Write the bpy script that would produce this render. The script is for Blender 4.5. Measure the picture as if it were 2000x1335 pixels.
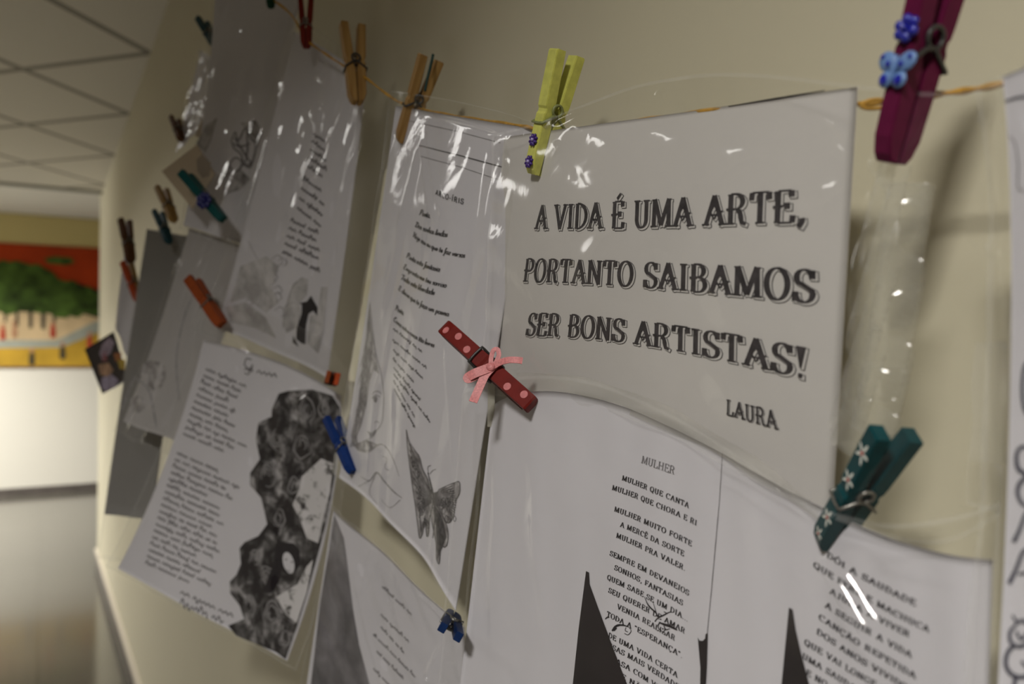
import bpy, bmesh, math, random
import numpy as np
from mathutils import Matrix, Vector
from mathutils.geometry import delaunay_2d_cdt

scene = bpy.context.scene
COL = scene.collection
for _o in list(bpy.data.objects):
    bpy.data.objects.remove(_o)

# ------------------------------------------------------------------ camera
F = 1600.0                       # focal length in pixels of the 2000x1335 frame
YAW = math.radians(29.93)        # camera looks 30 degrees off the corridor axis (+Y), towards the wall (+X)
PITCH = 0.032
ROLL = 0.008
CAMZ = 1.20                      # camera height over the floor
_fw = Vector((math.sin(YAW) * math.cos(PITCH), math.cos(YAW) * math.cos(PITCH), math.sin(PITCH)))
_rt = Vector((math.cos(YAW), -math.sin(YAW), 0))
_up = _rt.cross(_fw)
_rt2 = _rt * math.cos(ROLL) - _up * math.sin(ROLL)
_up2 = _up * math.cos(ROLL) + _rt * math.sin(ROLL)
RM = np.array([_rt2, _up2, _fw], float)          # rows: right, up, forward
CO = np.array([0, 0, CAMZ])
cam_d = bpy.data.cameras.new('camera')
cam = bpy.data.objects.new('camera', cam_d)
COL.objects.link(cam)
cam.matrix_world = Matrix((( _rt2.x, _up2.x, -_fw.x, 0), (_rt2.y, _up2.y, -_fw.y, 0), (_rt2.z, _up2.z, -_fw.z, CAMZ), (0, 0, 0, 1)))
cam_d.sensor_width = 36.0
cam_d.lens = 36.0 * F / 2000.0
cam_d.clip_start = 0.02
cam_d.clip_end = 60
cam_d.dof.use_dof = True
cam_d.dof.focus_distance = 0.47
cam_d.dof.aperture_fstop = 6.8
scene.camera = cam

# ------------------------------------------------------------------ light, exposure
scene.view_settings.view_transform = 'Standard'
scene.view_settings.look = 'None'
scene.view_settings.gamma = 1.0
scene.view_settings.use_curve_mapping = False
scene.view_settings.exposure = 0.0
scene.cycles.transparent_max_bounces = 32
scene.cycles.max_bounces = 10

world = bpy.data.worlds.new('world')
scene.world = world
world.use_nodes = True
world.node_tree.nodes['Background'].inputs[0].default_value = (0.9, 0.93, 1.0, 1)
world.node_tree.nodes['Background'].inputs[1].default_value = 0.015

CEIL = CAMZ + 1.10
WALLX = 0.32
def area(name, loc, sx, sy, power, col=(1, 0.95, 0.86), rot=(0, 0, 0), spread=math.pi):
    l = bpy.data.lights.new(name, 'AREA')
    l.shape = 'RECTANGLE'
    l.size, l.size_y = sx, sy
    l.energy = power
    l.color = col
    l.spread = spread
    o = bpy.data.objects.new(name, l)
    COL.objects.link(o)
    o.location = loc
    o.rotation_euler = rot
    return o
# fluorescent ceiling fittings of the corridor (all face straight down), and of the hall beyond it
LC = (1, 0.97, 0.92)
area('ceiling_lamp_near', (-1.0, -0.62, CEIL - 0.02), 0.24, 0.34, 54, LC, spread=math.radians(138))
area('ceiling_lamp_behind', (-1.35, -3.2, CEIL - 0.02), 0.25, 1.2, 8, LC, spread=math.radians(139))
area('ceiling_lamp_middle', (-1.35, 3.5, CEIL - 0.02), 0.22, 1.7, 30, LC, spread=math.radians(156))
area('ceiling_lamp_end', (-1.35, 4.9, CEIL - 0.02), 0.22, 0.8, 30, LC, spread=math.radians(134))
area('hall_lamp', (-1.6, 7.4, CEIL + 0.40), 1.6, 0.4, 185, LC, rot=(math.radians(8), 0, 0), spread=math.radians(136))

# unseen fill light, added far off to the side to brighten the hall ceiling
area('hall_fill_light', (-8.6, 8.0, 1.5), 1.6, 2.2, 220, (1, 0.97, 0.9), rot=(0, math.radians(-90), 0))

# ------------------------------------------------------------------ helpers
ORIGIN = {}
def tag(o, label=None, cat=None, group=None, kind=None):
    if label: o['label'] = label
    if cat: o['category'] = cat
    if group: o['group'] = group
    if kind: o['kind'] = kind
    return o
def mk(name, verts, faces, mats, parent=None, midx=None, smooth=True, local=False):
    verts = np.asarray(verts, float)
    org = np.zeros(3)
    if parent is not None and not local:
        org = ORIGIN.get(parent.name, np.zeros(3))
    me = bpy.data.meshes.new(name)
    me.from_pydata((verts - org).tolist(), [], [tuple(int(i) for i in f) for f in faces])
    if not isinstance(mats, (list, tuple)): mats = [mats]
    for m in mats: me.materials.append(m)
    if midx is not None: me.polygons.foreach_set('material_index', np.asarray(midx, np.int32))
    if smooth: me.polygons.foreach_set('use_smooth', np.ones(len(me.polygons), bool))
    me.update()
    o = bpy.data.objects.new(name, me)
    COL.objects.link(o)
    if parent is not None:
        o.parent = parent
        ORIGIN[o.name] = org
    else:
        ORIGIN[o.name] = org
    return o
def empty(name, loc, label, cat, group=None):
    o = bpy.data.objects.new(name, None)
    COL.objects.link(o)
    o.location = loc
    o.empty_display_size = 0.02
    ORIGIN[o.name] = np.array(loc, float)
    tag(o, label, cat, group)
    return o

def W(px, py, z):
    """point at depth z (along the camera axis) on the ray through pixel (px, py)"""
    px, py, z = np.broadcast_arrays(np.asarray(px, float), np.asarray(py, float), np.asarray(z, float))
    x = (px - 1000) / F * z
    y = -(py - 667.5) / F * z
    return CO + x[..., None] * RM[0] + y[..., None] * RM[1] + z[..., None] * RM[2]
def proj(P):
    d = np.asarray(P) - CO
    x, y, z = d @ RM[0], d @ RM[1], d @ RM[2]
    return 1000 + F * x / z, 667.5 - F * y / z, z
def ray_plane(px, py, axis, val):
    d = W(px, py, 1.0) - CO
    t = (val - CO[axis]) / d[..., axis]
    return CO + d * t[..., None]
_zx = [-400, 160, 230, 300, 400, 500, 560, 640, 700, 770, 880, 980, 1100, 1200, 1300, 1500, 1675, 1800, 1925, 2000, 2200]
_zz = [1.6, 1.3, 1.15, 1.07, 1.0, .95, .915, .86, .80, .72, .625, .552, .487, .444, .408, .35, .312, .289, .27, .259, .235]
def zb(px): return float(np.interp(px, _zx, _zz))

# ------------------------------------------------------------------ materials
MATS = {}
def mat(name, col, rough=0.6, spec=0.3, noise=None, bump=None, metal=0.0, sheen=0.0):
    """noise=(scale, amount): mottling of the colour; bump=(scale, strength, distance)"""
    if name in MATS: return MATS[name]
    m = bpy.data.materials.new(name)
    m.use_nodes = True
    nt = m.node_tree
    b = nt.nodes['Principled BSDF']
    b.inputs['Base Color'].default_value = (*col, 1)
    b.inputs['Roughness'].default_value = rough
    b.inputs['Specular IOR Level'].default_value = spec
    b.inputs['Metallic'].default_value = metal
    tc = nt.nodes.new('ShaderNodeTexCoord')
    if noise:
        n = nt.nodes.new('ShaderNodeTexNoise')
        n.inputs['Scale'].default_value = noise[0]
        n.inputs['Detail'].default_value = 5
        nt.links.new(tc.outputs['Object'], n.inputs['Vector'])
        mp = nt.nodes.new('ShaderNodeMapRange')
        mp.inputs['From Min'].default_value = 0.3
        mp.inputs['From Max'].default_value = 0.7
        mp.inputs['To Min'].default_value = 1 - noise[1]
        mp.inputs['To Max'].default_value = 1 + noise[1]
        nt.links.new(n.outputs['Fac'], mp.inputs['Value'])
        mx = nt.nodes.new('ShaderNodeVectorMath')
        mx.operation = 'SCALE'
        mx.inputs[0].default_value = col
        nt.links.new(mp.outputs[0], mx.inputs['Scale'])
        nt.links.new(mx.outputs[0], b.inputs['Base Color'])
    if bump:
        n = nt.nodes.new('ShaderNodeTexNoise')
        n.inputs['Scale'].default_value = bump[0]
        n.inputs['Detail'].default_value = 4
        nt.links.new(tc.outputs['Object'], n.inputs['Vector'])
        bp = nt.nodes.new('ShaderNodeBump')
        bp.inputs['Strength'].default_value = bump[1]
        bp.inputs['Distance'].default_value = bump[2]
        nt.links.new(n.outputs['Fac'], bp.inputs['Height'])
        nt.links.new(bp.outputs[0], b.inputs['Normal'])
    MATS[name] = m
    return m

def paper_mat(name, col, transl=0.12):
    m = mat(name, col, 0.8, 0.15, noise=(9, 0.03), bump=(14, 0.12, 0.01))
    nt = m.node_tree
    b = nt.nodes['Principled BSDF']
    t = nt.nodes.new('ShaderNodeBsdfTranslucent')
    t.inputs['Color'].default_value = (*col, 1)
    mx = nt.nodes.new('ShaderNodeMixShader')
    mx.inputs[0].default_value = transl
    out = nt.nodes['Material Output']
    nt.links.new(b.outputs[0], mx.inputs[1])
    nt.links.new(t.outputs[0], mx.inputs[2])
    nt.links.new(mx.outputs[0], out.inputs['Surface'])
    return m
PAPER = paper_mat('paper_white', (0.69, 0.672, 0.71))
PAPERW = paper_mat('paper_aged', (0.66, 0.635, 0.61))
CREAM = paper_mat('paper_cream', (0.50, 0.41, 0.30))
GREYP = paper_mat('paper_grey', (0.31, 0.30, 0.29))
INK = mat('ink_black', (0.013, 0.010, 0.013), 0.6, 0.3, noise=(300, 0.4))
INKH = mat('ink_headline', (0.035, 0.03, 0.033), 0.6, 0.3, noise=(260, 0.5))
INKG = mat('ink_grey', (0.17, 0.16, 0.17), 0.7, 0.2, noise=(200, 0.4))
INKL = mat('ink_light', (0.36, 0.345, 0.36), 0.7, 0.2, noise=(150, 0.3))
INKB = mat('ink_blue_black', (0.05, 0.05, 0.075), 0.6, 0.3)

def film_mat(name, haze, rough=0.07, wr=1.0, col=(.85, .85, .84)):
    m = bpy.data.materials.new(name)
    m.use_nodes = True
    nt = m.node_tree
    nt.nodes.remove(nt.nodes['Principled BSDF'])
    out = nt.nodes['Material Output']
    tr = nt.nodes.new('ShaderNodeBsdfTransparent')
    tr.inputs[0].default_value = (0.985, 0.985, 0.98, 1)
    df = nt.nodes.new('ShaderNodeBsdfDiffuse')
    df.inputs[0].default_value = (*col, 1)
    gl = nt.nodes.new('ShaderNodeBsdfGlossy')
    gl.inputs['Roughness'].default_value = rough
    gl.inputs['Color'].default_value = (1, 1, 1, 1)
    lw = nt.nodes.new('ShaderNodeLayerWeight')
    pw = nt.nodes.new('ShaderNodeMath'); pw.operation = 'POWER'; pw.inputs[1].default_value = 4.5
    ml = nt.nodes.new('ShaderNodeMath'); ml.operation = 'MULTIPLY_ADD'; ml.inputs[1].default_value = 0.40; ml.inputs[2].default_value = 0.03
    lw.inputs['Blend'].default_value = 0.5
    nt.links.new(lw.outputs['Facing'], pw.inputs[0])
    nt.links.new(pw.outputs[0], ml.inputs[0])
    m1 = nt.nodes.new('ShaderNodeMixShader'); m1.inputs[0].default_value = haze
    m2 = nt.nodes.new('ShaderNodeMixShader')
    nt.links.new(tr.outputs[0], m1.inputs[1]); nt.links.new(df.outputs[0], m1.inputs[2])
    nt.links.new(ml.outputs[0], m2.inputs[0])
    nt.links.new(m1.outputs[0], m2.inputs[1]); nt.links.new(gl.outputs[0], m2.inputs[2])
    nt.links.new(m2.outputs[0], out.inputs['Surface'])
    tc = nt.nodes.new('ShaderNodeTexCoord')
    n1 = nt.nodes.new('ShaderNodeTexNoise'); n1.inputs['Scale'].default_value = 22; n1.inputs['Detail'].default_value = 3
    n1.inputs['Distortion'].default_value = 0.8
    nt.links.new(tc.outputs['Object'], n1.inputs['Vector'])
    b1 = nt.nodes.new('ShaderNodeBump'); b1.inputs['Strength'].default_value = 0.25 * wr; b1.inputs['Distance'].default_value = 0.01
    nt.links.new(n1.outputs['Fac'], b1.inputs['Height'])
    nt.links.new(b1.outputs[0], gl.inputs['Normal'])
    return m
FILM = film_mat('clear_film', 0.018)
FILME = film_mat('film_welded_edge', 0.10, 0.2, 0.5)
STRIP = film_mat('film_milky_strip', 0.24, 0.3, 0.3, (.58, .56, .50))
FOLD = film_mat('film_fold', 0.07, 0.12, 0.8, (.80, .79, .72))
FLAT = film_mat('clear_film_flat', 0.012, 0.07, 0.25)

# ------------------------------------------------------------------ curved sheets
def lag(n, t):
    t = np.asarray(t, float)
    xs = np.linspace(0, 1, n)
    out = np.ones((n,) + t.shape)
    for i in range(n):
        for j in range(n):
            if i != j: out[i] = out[i] * (t - xs[j]) / (xs[i] - xs[j])
    return out
class Sheet:
    """surface through a rows x cols grid of points (pixel x, pixel y, depth); None is filled in between"""
    def __init__(s, rows, bulge=0.0, ripple=(), cols=None):
        R, C = len(rows), max(len(r) for r in rows)
        G = np.full((R, C, 3), np.nan)
        for i, r in enumerate(rows):
            if len(r) == 2 and C > 2: r = [r[0]] + [None] * (C - 2) + [r[1]]
            for j, p in enumerate(r):
                if p is not None: G[i, j] = W(p[0], p[1], p[2] if len(p) > 2 else zb(p[0]))
        for i in range(R):          # fill along rows where both ends are known
            if not np.isnan(G[i, 0, 0]) and not np.isnan(G[i, -1, 0]):
                for j in range(1, C - 1):
                    if np.isnan(G[i, j, 0]):
                        t = j / (C - 1)
                        G[i, j] = G[i, 0] * (1 - t) + G[i, -1] * t
        s.G, s.R, s.C = G, R, C
        s.bulge, s.ripple = bulge, ripple
        c = G.reshape(-1, 3).mean(0)
        s.nd = None
        n = np.cross(G[0, -1] - G[0, 0], G[-1, 0] - G[0, 0])
        n /= np.linalg.norm(n)
        if n @ (CO - c) < 0: n = -n
        s.n0 = n
        uu, vv = np.meshgrid(np.linspace(-.15, 1.15, 70), np.linspace(-.15, 1.15, 70))
        s.gu, s.gv = uu.ravel(), vv.ravel()
        s.gp = np.stack(proj(s.ev(s.gu, s.gv))[:2], -1)
    def ev(s, u, v, off=0.0):
        u, v = np.broadcast_arrays(np.asarray(u, float), np.asarray(v, float))
        P = np.einsum('i...,j...,ijk->...k', lag(s.R, v), lag(s.C, u), s.G)
        d = s.bulge * 16 * u * (1 - u) * v * (1 - v) if s.bulge else 0 * u
        for (a, fu, fv, ph) in s.ripple:
            d = d + a * np.sin(2 * np.pi * (fu * u + fv * v) + ph)
        P = P + d[..., None] * s.n0
        if np.any(off != 0):
            P = P + np.asarray(off)[..., None] * s.nrm(u, v)
        return P
    def nrm(s, u, v):
        e = 1e-3
        a = s.ev(u + e, v) - s.ev(u - e, v)
        b = s.ev(u, v + e) - s.ev(u, v - e)
        n = np.cross(a, b)
        n /= np.linalg.norm(n, axis=-1, keepdims=True)
        sg = np.sign((n @ s.n0))
        return n * sg[..., None]
    def inv(s, q):
        q = np.asarray(q, float).reshape(-1, 2)
        u = np.empty(len(q)); v = np.empty(len(q))
        for k in range(0, len(q), 2000):
            d = ((q[k:k + 2000, None, :] - s.gp[None]) ** 2).sum(-1)
            i = d.argmin(1)
            u[k:k + 2000], v[k:k + 2000] = s.gu[i], s.gv[i]
        e = 1e-4
        for _ in range(6):
            p0 = np.stack(proj(s.ev(u, v))[:2], -1)
            pu = (np.stack(proj(s.ev(u + e, v))[:2], -1) - p0) / e
            pv = (np.stack(proj(s.ev(u, v + e))[:2], -1) - p0) / e
            r = q - p0
            det = pu[:, 0] * pv[:, 1] - pu[:, 1] * pv[:, 0]
            det = np.where(abs(det) < 1e-6, 1e-6, det)
            u = u + np.clip((r[:, 0] * pv[:, 1] - r[:, 1] * pv[:, 0]) / det, -.1, .1)
            v = v + np.clip((pu[:, 0] * r[:, 1] - pu[:, 1] * r[:, 0]) / det, -.1, .1)
        return u, v
    def px(s, q, off=0.00025):
        u, v = s.inv(q)
        return s.ev(u, v, np.full(u.shape, off))
def gridfaces(nu, nv):
    i = np.arange(nv - 1)[:, None] * nu + np.arange(nu - 1)[None]
    return np.stack([i, i + 1, i + 1 + nu, i + nu], -1).reshape(-1, 4)

def page_mesh(sh, parent, m, name='page', nu=70, nv=70, corner=0.0):
    uu, vv = np.meshgrid(np.linspace(0, 1, nu), np.linspace(0, 1, nv))
    u, v = uu.ravel(), vv.ravel()
    P = sh.ev(u, v)
    Q = sh.ev(u, v, np.full(u.shape, -0.0004))
    fs = gridfaces(nu, nv)
    n = nu * nv
    ring = list(range(nu)) + [k * nu + nu - 1 for k in range(1, nv)] + [n - 1 - k for k in range(1, nu)] + [(nv - 1 - k) * nu for k in range(1, nv - 1)]
    side = [(ring[k], ring[(k + 1) % len(ring)], ring[(k + 1) % len(ring)] + n, ring[k] + n) for k in range(len(ring))]
    return mk(name, np.concatenate([P, Q]), list(map(tuple, fs)) + [tuple(f[::-1] + n) for f in fs] + side, m, parent)

def film_mesh(sh, parent, name='front_film', off=0.0015, m=(0, 0, 0, 0), step=0.0016, creases=(), wrinkle=0.0004, edge=0.0022, seed=1, film=None):
    """clear film following a sheet, m = margins (left, right, top, bottom) as fractions; creases in pixels"""
    su = np.linalg.norm(sh.ev(1., .5) - sh.ev(0., .5)) * (1 + m[0] + m[1])
    sv = np.linalg.norm(sh.ev(.5, 1.) - sh.ev(.5, 0.)) * (1 + m[2] + m[3])
    nu, nv = int(np.clip(su / step, 24, 420)), int(np.clip(sv / step, 24, 420))
    uu, vv = np.meshgrid(np.linspace(-m[0], 1 + m[1], nu), np.linspace(-m[2], 1 + m[3], nv))
    u, v = uu.ravel(), vv.ravel()
    P = sh.ev(u, v)
    n = sh.nrm(u, v)
    X, Y, Z = proj(P)
    rng = np.random.RandomState(seed)
    d = np.full(u.shape, off)
    for _ in range(9):
        fu, fv = rng.uniform(-7, 7), rng.uniform(-5, 5)
        d = d + wrinkle * np.sin(2 * np.pi * (fu * u + fv * v) + rng.uniform(0, 6.3)) / 2.2
    for c in creases:
        (x0, y0), (x1, y1) = c[0], c[1]
        h, w = (c[2] if len(c) > 2 else 1.3) * 1e-3, (c[3] if len(c) > 3 else 1.6) * 1e-3
        dx, dy = x1 - x0, y1 - y0
        L = math.hypot(dx, dy)
        t = ((X - x0) * dx + (Y - y0) * dy) / L / L
        bow = (c[4] if len(c) > 4 else 0) * 4 * t * (1 - t)
        e = (((X - x0) * dy - (Y - y0) * dx) / L - bow) * Z / F
        tt = np.clip(np.minimum(t, 1 - t) / 0.25, 0, 1)
        tt = tt * tt * (3 - 2 * tt)
        d = d + h * np.exp(-(e / w) ** 2) * tt
    P = P + d[:, None] * n
    fs = gridfaces(nu, nv)
    fc = fs.reshape(nv - 1, nu - 1, 4)
    mi = np.zeros((nv - 1, nu - 1), int)
    ku, kv = max(1, round(edge / su * nu)), max(1, round(edge / sv * nv))
    mi[:, :ku] = 1; mi[:, -ku:] = 1; mi[-kv:] = 1
    mi[:max(1, kv // 2)] = 1
    return mk(name, P, fs, [film or FILM, FILME], parent, mi.ravel())

# ------------------------------------------------------------------ ink: ribbons and filled shapes on a sheet
class Ink:
    def __init__(s): s.v, s.f, s.n = [], [], 0
    def add(s, V, Fc):
        s.v.append(np.asarray(V)); s.f += [tuple(i + s.n for i in f) for f in Fc]; s.n += len(V)
    def build(s, name, m, parent):
        if not s.v: return None
        return mk(name, np.concatenate(s.v), s.f, m, parent, smooth=False)
def resample(pts, step):
    pts = np.asarray(pts, float)
    out = [pts[0]]
    for a, b in zip(pts[:-1], pts[1:]):
        k = max(1, int(math.ceil(np.linalg.norm(b - a) / step)))
        for i in range(1, k + 1): out.append(a + (b - a) * i / k)
    return np.array(out)
def ribbon(pts, wf):
    """2D polyline -> quads; wf(direction angle) or number gives the full width"""
    p = np.asarray(pts, float)
    d = np.diff(p, axis=0)
    keep = np.r_[True, np.linalg.norm(d, axis=1) > 1e-9]
    p = p[keep]
    if len(p) < 2: return np.zeros((0, 2)), []
    d = np.diff(p, axis=0); d /= np.linalg.norm(d, axis=1, keepdims=True)
    t = np.vstack([d[:1], d[:-1] + d[1:], d[-1:]])
    L = np.linalg.norm(t, axis=1, keepdims=True); t = t / np.maximum(L, 1e-6)
    nn = np.stack([-t[:, 1], t[:, 0]], -1)
    if callable(wf): w = np.array([wf(math.atan2(a[1], a[0])) for a in t])
    elif np.ndim(wf): w = np.interp(np.linspace(0, 1, len(p)), np.linspace(0, 1, len(wf)), wf)
    else: w = np.full(len(p), wf)
    a, b = p + nn * w[:, None] / 2, p - nn * w[:, None] / 2
    n = len(p)
    return np.concatenate([a, b]), [(i, i + 1, n + i + 1, n + i) for i in range(n - 1)]
def spline(pts, k=6):
    p = np.asarray(pts, float)
    if len(p) < 3: return p
    q = np.vstack([2 * p[0] - p[1], p, 2 * p[-1] - p[-2]])
    out = []
    for i in range(1, len(q) - 2):
        for t in np.linspace(0, 1, k, endpoint=False):
            a, b, c, d = q[i - 1], q[i], q[i + 1], q[i + 2]
            out.append(.5 * (2 * b + (c - a) * t + (2 * a - 5 * b + 4 * c - d) * t * t + (3 * b - a - 3 * c + d) * t ** 3))
    out.append(p[-1])
    return np.array(out)
def draw(ink, sh, pts, w, off=0.0003, smooth=True):
    """a pen line given in photo pixels, w = width in pixels (number or list along the line)"""
    p = spline(pts) if smooth else np.asarray(pts, float)
    V, Fc = ribbon(resample(p, 8), w)
    if len(V): ink.add(sh.px(V, off), Fc)
def fill(ink, sh, poly, off=0.0003, step=9):
    poly = [tuple(map(float, q)) for q in poly]
    P = np.array(poly)
    edge = [tuple(q) for q in resample(np.vstack([P, P[:1]]), step)[:-1]]
    ne = len(edge)
    x0, y0 = P.min(0); x1, y1 = P.max(0)
    E = np.array(edge)
    pts = []
    for gx in np.arange(x0 + step / 2, x1, step):
        for gy in np.arange(y0 + step / 2, y1, step):
            if ((E - (gx, gy)) ** 2).sum(1).min() > (step * .45) ** 2: pts.append((gx, gy))
    vs, es, fs, *_ = delaunay_2d_cdt([Vector(q) for q in edge + pts], [], [list(range(ne))], 1, 1e-4)
    V = np.array([(v.x, v.y) for v in vs])
    ink.add(sh.px(V, off), [tuple(f) for f in fs])

# ------------------------------------------------------------------ lettering
def arc(cx, cy, rx, ry, a0, a1, n=12):
    a = np.radians(np.linspace(a0, a1, n))
    return [(cx + rx * math.cos(t), cy + ry * math.sin(t)) for t in a]
def bowl(x0, xr, y1, y0):
    r = (y1 - y0) / 2
    xm = max(x0 + .02, xr - r * 1.0)
    return [(x0, y1), (xm, y1)] + arc(xm, (y1 + y0) / 2, xr - xm, r, 90, -90, 12)[1:-1] + [(xm, y0), (x0, y0)]
def O(w): return arc(w / 2, .5, w / 2 - .08, .5, 90, 450, 26)
SS = [(.56, .80)] + arc(.33, .745, .21, .245, 20, 200, 9) + [(.16, .60), (.30, .52), (.46, .42)] + arc(.33, .265, .24, .26, 25, -190, 11)
CAPS = {  # width, strokes, serif feet
 'A': (.78, [[(.39, 1), (.08, 0)], [(.38, 1), (.70, 0)], [(.19, .34), (.59, .34)]], [(.08, 0), (.70, 0)]),
 'B': (.70, [[(.16, 0), (.16, 1)], bowl(.16, .54, 1, .53), bowl(.16, .60, .53, 0)], [(.13, 0, .08), (.13, 1, .08)]),
 'C': (.72, [arc(.40, .5, .31, .5, 42, 318, 20), [(.63, .98), (.63, .72)]], []),
 'D': (.76, [[(.16, 0), (.16, 1)], bowl(.16, .68, 1, 0)], [(.13, 0, .08), (.13, 1, .08)]),
 'E': (.66, [[(.16, 0), (.16, 1)], [(.16, 1), (.56, 1)], [(.16, .52), (.44, .52)], [(.16, 0), (.60, 0)], [(.56, 1), (.57, .8)], [(.60, 0), (.62, .22)], [(.44, .62), (.44, .42)]], [(.13, 0, .08), (.13, 1, .08)]),
 'F': (.62, [[(.16, 0), (.16, 1)], [(.16, 1), (.56, 1)], [(.16, .50), (.44, .50)], [(.56, 1), (.57, .8)], [(.44, .60), (.44, .40)]], [(.16, 0), (.13, 1, .08)]),
 'G': (.76, [arc(.40, .5, .31, .5, 42, 320, 20), [(.63, .98), (.63, .72)], [(.63, .40), (.63, .06)]], [(.60, .40)]),
 'H': (.82, [[(.17, 0), (.17, 1)], [(.65, 0), (.65, 1)], [(.17, .52), (.65, .52)]], [(.17, 0), (.17, 1), (.65, 0), (.65, 1)]),
 'I': (.38, [[(.19, 0), (.19, 1)]], [(.19, 0), (.19, 1)]),
 'J': (.54, [[(.36, 1), (.36, .2)] + arc(.22, .2, .14, .2, 0, -150, 8)], [(.36, 1)]),
 'L': (.64, [[(.16, 0), (.16, 1)], [(.16, 0), (.56, 0)], [(.56, 0), (.59, .26)]], [(.16, 1), (.13, 0, .08)]),
 'M': (.95, [[(.14, 0), (.16, 1)], [(.16, 1), (.47, .06)], [(.47, .06), (.78, 1)], [(.78, 1), (.80, 0)]], [(.14, 0), (.80, 0), (.12, 1, .08), (.82, 1, .08)]),
 'N': (.80, [[(.15, 0), (.15, 1)], [(.15, 1), (.65, 0)], [(.65, 0), (.65, 1)]], [(.15, 0), (.11, 1, .08), (.65, 1)]),
 'O': (.78, [O(.78)], []),
 'P': (.66, [[(.16, 0), (.16, 1)], bowl(.16, .58, 1, .46)], [(.16, 0), (.13, 1, .08)]),
 'Q': (.78, [O(.78), [(.36, .24), (.50, .16), (.58, -.12), (.70, -.14)]], []),
 'R': (.76, [[(.16, 0), (.16, 1)], bowl(.16, .57, 1, .50), [(.36, .50), (.48, .42), (.56, .06), (.70, .0)]], [(.16, 0), (.13, 1, .08)]),
 'S': (.64, [SS, [(.54, .98), (.55, .72)], [(.09, .02), (.09, .28)]], []),
 'T': (.70, [[(.35, 0), (.35, 1)], [(.08, 1), (.62, 1)], [(.08, 1), (.06, .76)], [(.62, 1), (.64, .76)]], [(.35, 0)]),
 'U': (.78, [[(.17, 1), (.17, .3)] + arc(.39, .3, .22, .3, 180, 360, 12) + [(.61, 1)]], [(.17, 1), (.61, 1)]),
 'V': (.76, [[(.08, 1), (.38, 0)], [(.38, 0), (.67, 1)]], [(.08, 1), (.67, 1)]),
 'X': (.74, [[(.08, 1), (.66, 0)], [(.10, 0), (.64, 1)]], [(.08, 1), (.66, 0), (.1, 0), (.64, 1)]),
 'Z': (.66, [[(.10, 1), (.56, 1)], [(.56, 1), (.08, 0)], [(.08, 0), (.58, 0)], [(.10, 1), (.09, .76)], [(.58, 0), (.60, .26)]], []),
 ' ': (.36, [], []),
 '.': (.28, [[(.09, .07), (.21, .07)]], []),
 ',': (.30, [[(.17, .12), (.19, .02), (.10, -.16)]], []),
 '!': (.34, [[(.17, 1), (.17, .32)], [(.11, .07), (.23, .07)]], []),
 '"': (.40, [[(.12, 1), (.12, .74)], [(.26, 1), (.26, .74)]], []),
 '-': (.40, [[(.06, .42), (.34, .42)]], []),
}
ACC = {'É': ('E', [(.28, 1.10), (.46, 1.30)]), 'Ê': ('E', [(.18, 1.10), (.34, 1.28), (.50, 1.10)]), 'Í': ('I', [(.14, 1.10), (.30, 1.30)]),
       'Ó': ('O', [(.32, 1.10), (.50, 1.30)]), 'Ã': ('A', [(.20, 1.12), (.32, 1.22), (.46, 1.14), (.58, 1.24)]), 'Ç': ('C', [(.40, 0), (.42, -.12), (.30, -.24)])}
def glyph(ch):
    if ch in ACC:
        w, st, sf = CAPS[ACC[ch][0]]
        return w, st + [ACC[ch][1]], sf
    return CAPS[ch]
def text_shapes(txt, T, t, pen=15, serif=.15, track=0.02, deco=False, grow=0.0, shift=(0, 0)):
    """list of 2D ribbons for a line of capitals, cap height 1, plus the total advance"""
    out, x = [], 0.0
    ph = math.radians(pen)
    wf = lambda a: t + (T - t) * abs(math.sin(a - ph)) ** 1.6 + grow
    for ch in txt:
        w, st, sf = glyph(ch)
        base = ACC[ch][0] if ch in ACC else ch
        for s in st:
            heavy = base in '.!' and len(s) == 2 and s[0][1] == s[1][1]
            q = np.array(s, float)
            if grow:
                d0 = q[0] - q[1]; d0 /= max(1e-6, np.linalg.norm(d0)); d1 = q[-1] - q[-2]; d1 /= max(1e-6, np.linalg.norm(d1))
                q[0] += d0 * grow / 2; q[-1] += d1 * grow / 2
            q += (x + shift[0], shift[1])
            if heavy: out.append(ribbon(resample(q, .2), .14 + grow))
            elif base == '!' : out.append(ribbon(resample(q, .2), [T * 1.5 + grow, t + grow]))
            else: out.append(ribbon(resample(q, .2), wf))
        for s in sf:
            hw = s[2] if len(s) > 2 else serif
            yy = s[1] + (t / 2 if s[1] < .5 else -t / 2)
            q = np.array([(s[0] - hw - grow / 2, yy), (s[0] + hw + grow / 2, yy)]) + (x + shift[0], shift[1])
            out.append(ribbon(q, t + grow))
        if deco:      # spurs across the stems and the lozenge on A
            if base == 'A':
                for q in ([(.39, .62), (.24, .36), (.39, .10), (.54, .36), (.39, .62)],):
                    out.append(ribbon(resample(np.array(q) * (1, .9) + (x + shift[0], shift[1] + .12), .2), .07 + grow))
                out.append(ribbon(np.array([(.12, .40), (.27, .40)]) + (x + shift[0], shift[1]), .08 + grow))
                out.append(ribbon(np.array([(.50, .44), (.70, .44)]) + (x + shift[0], shift[1]), .08 + grow))
            if base in 'BPER':
                out.append(ribbon(np.array([(.0, .50), (.30, .50)]) + (x + shift[0], shift[1]), .08 + grow))
        x += w + track
    return out, x
def build_layers(name, inks, mats_, parent):
    V, Fc, mi = [], [], []
    n = 0
    for k, ink in enumerate(inks):
        V += ink.v; Fc += [tuple(i + n for i in f) for f in ink.f]; mi += [k] * len(ink.f); n += ink.n
    return mk(name, np.concatenate(V), Fc, mats_, parent, midx=mi, smooth=False)
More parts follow.
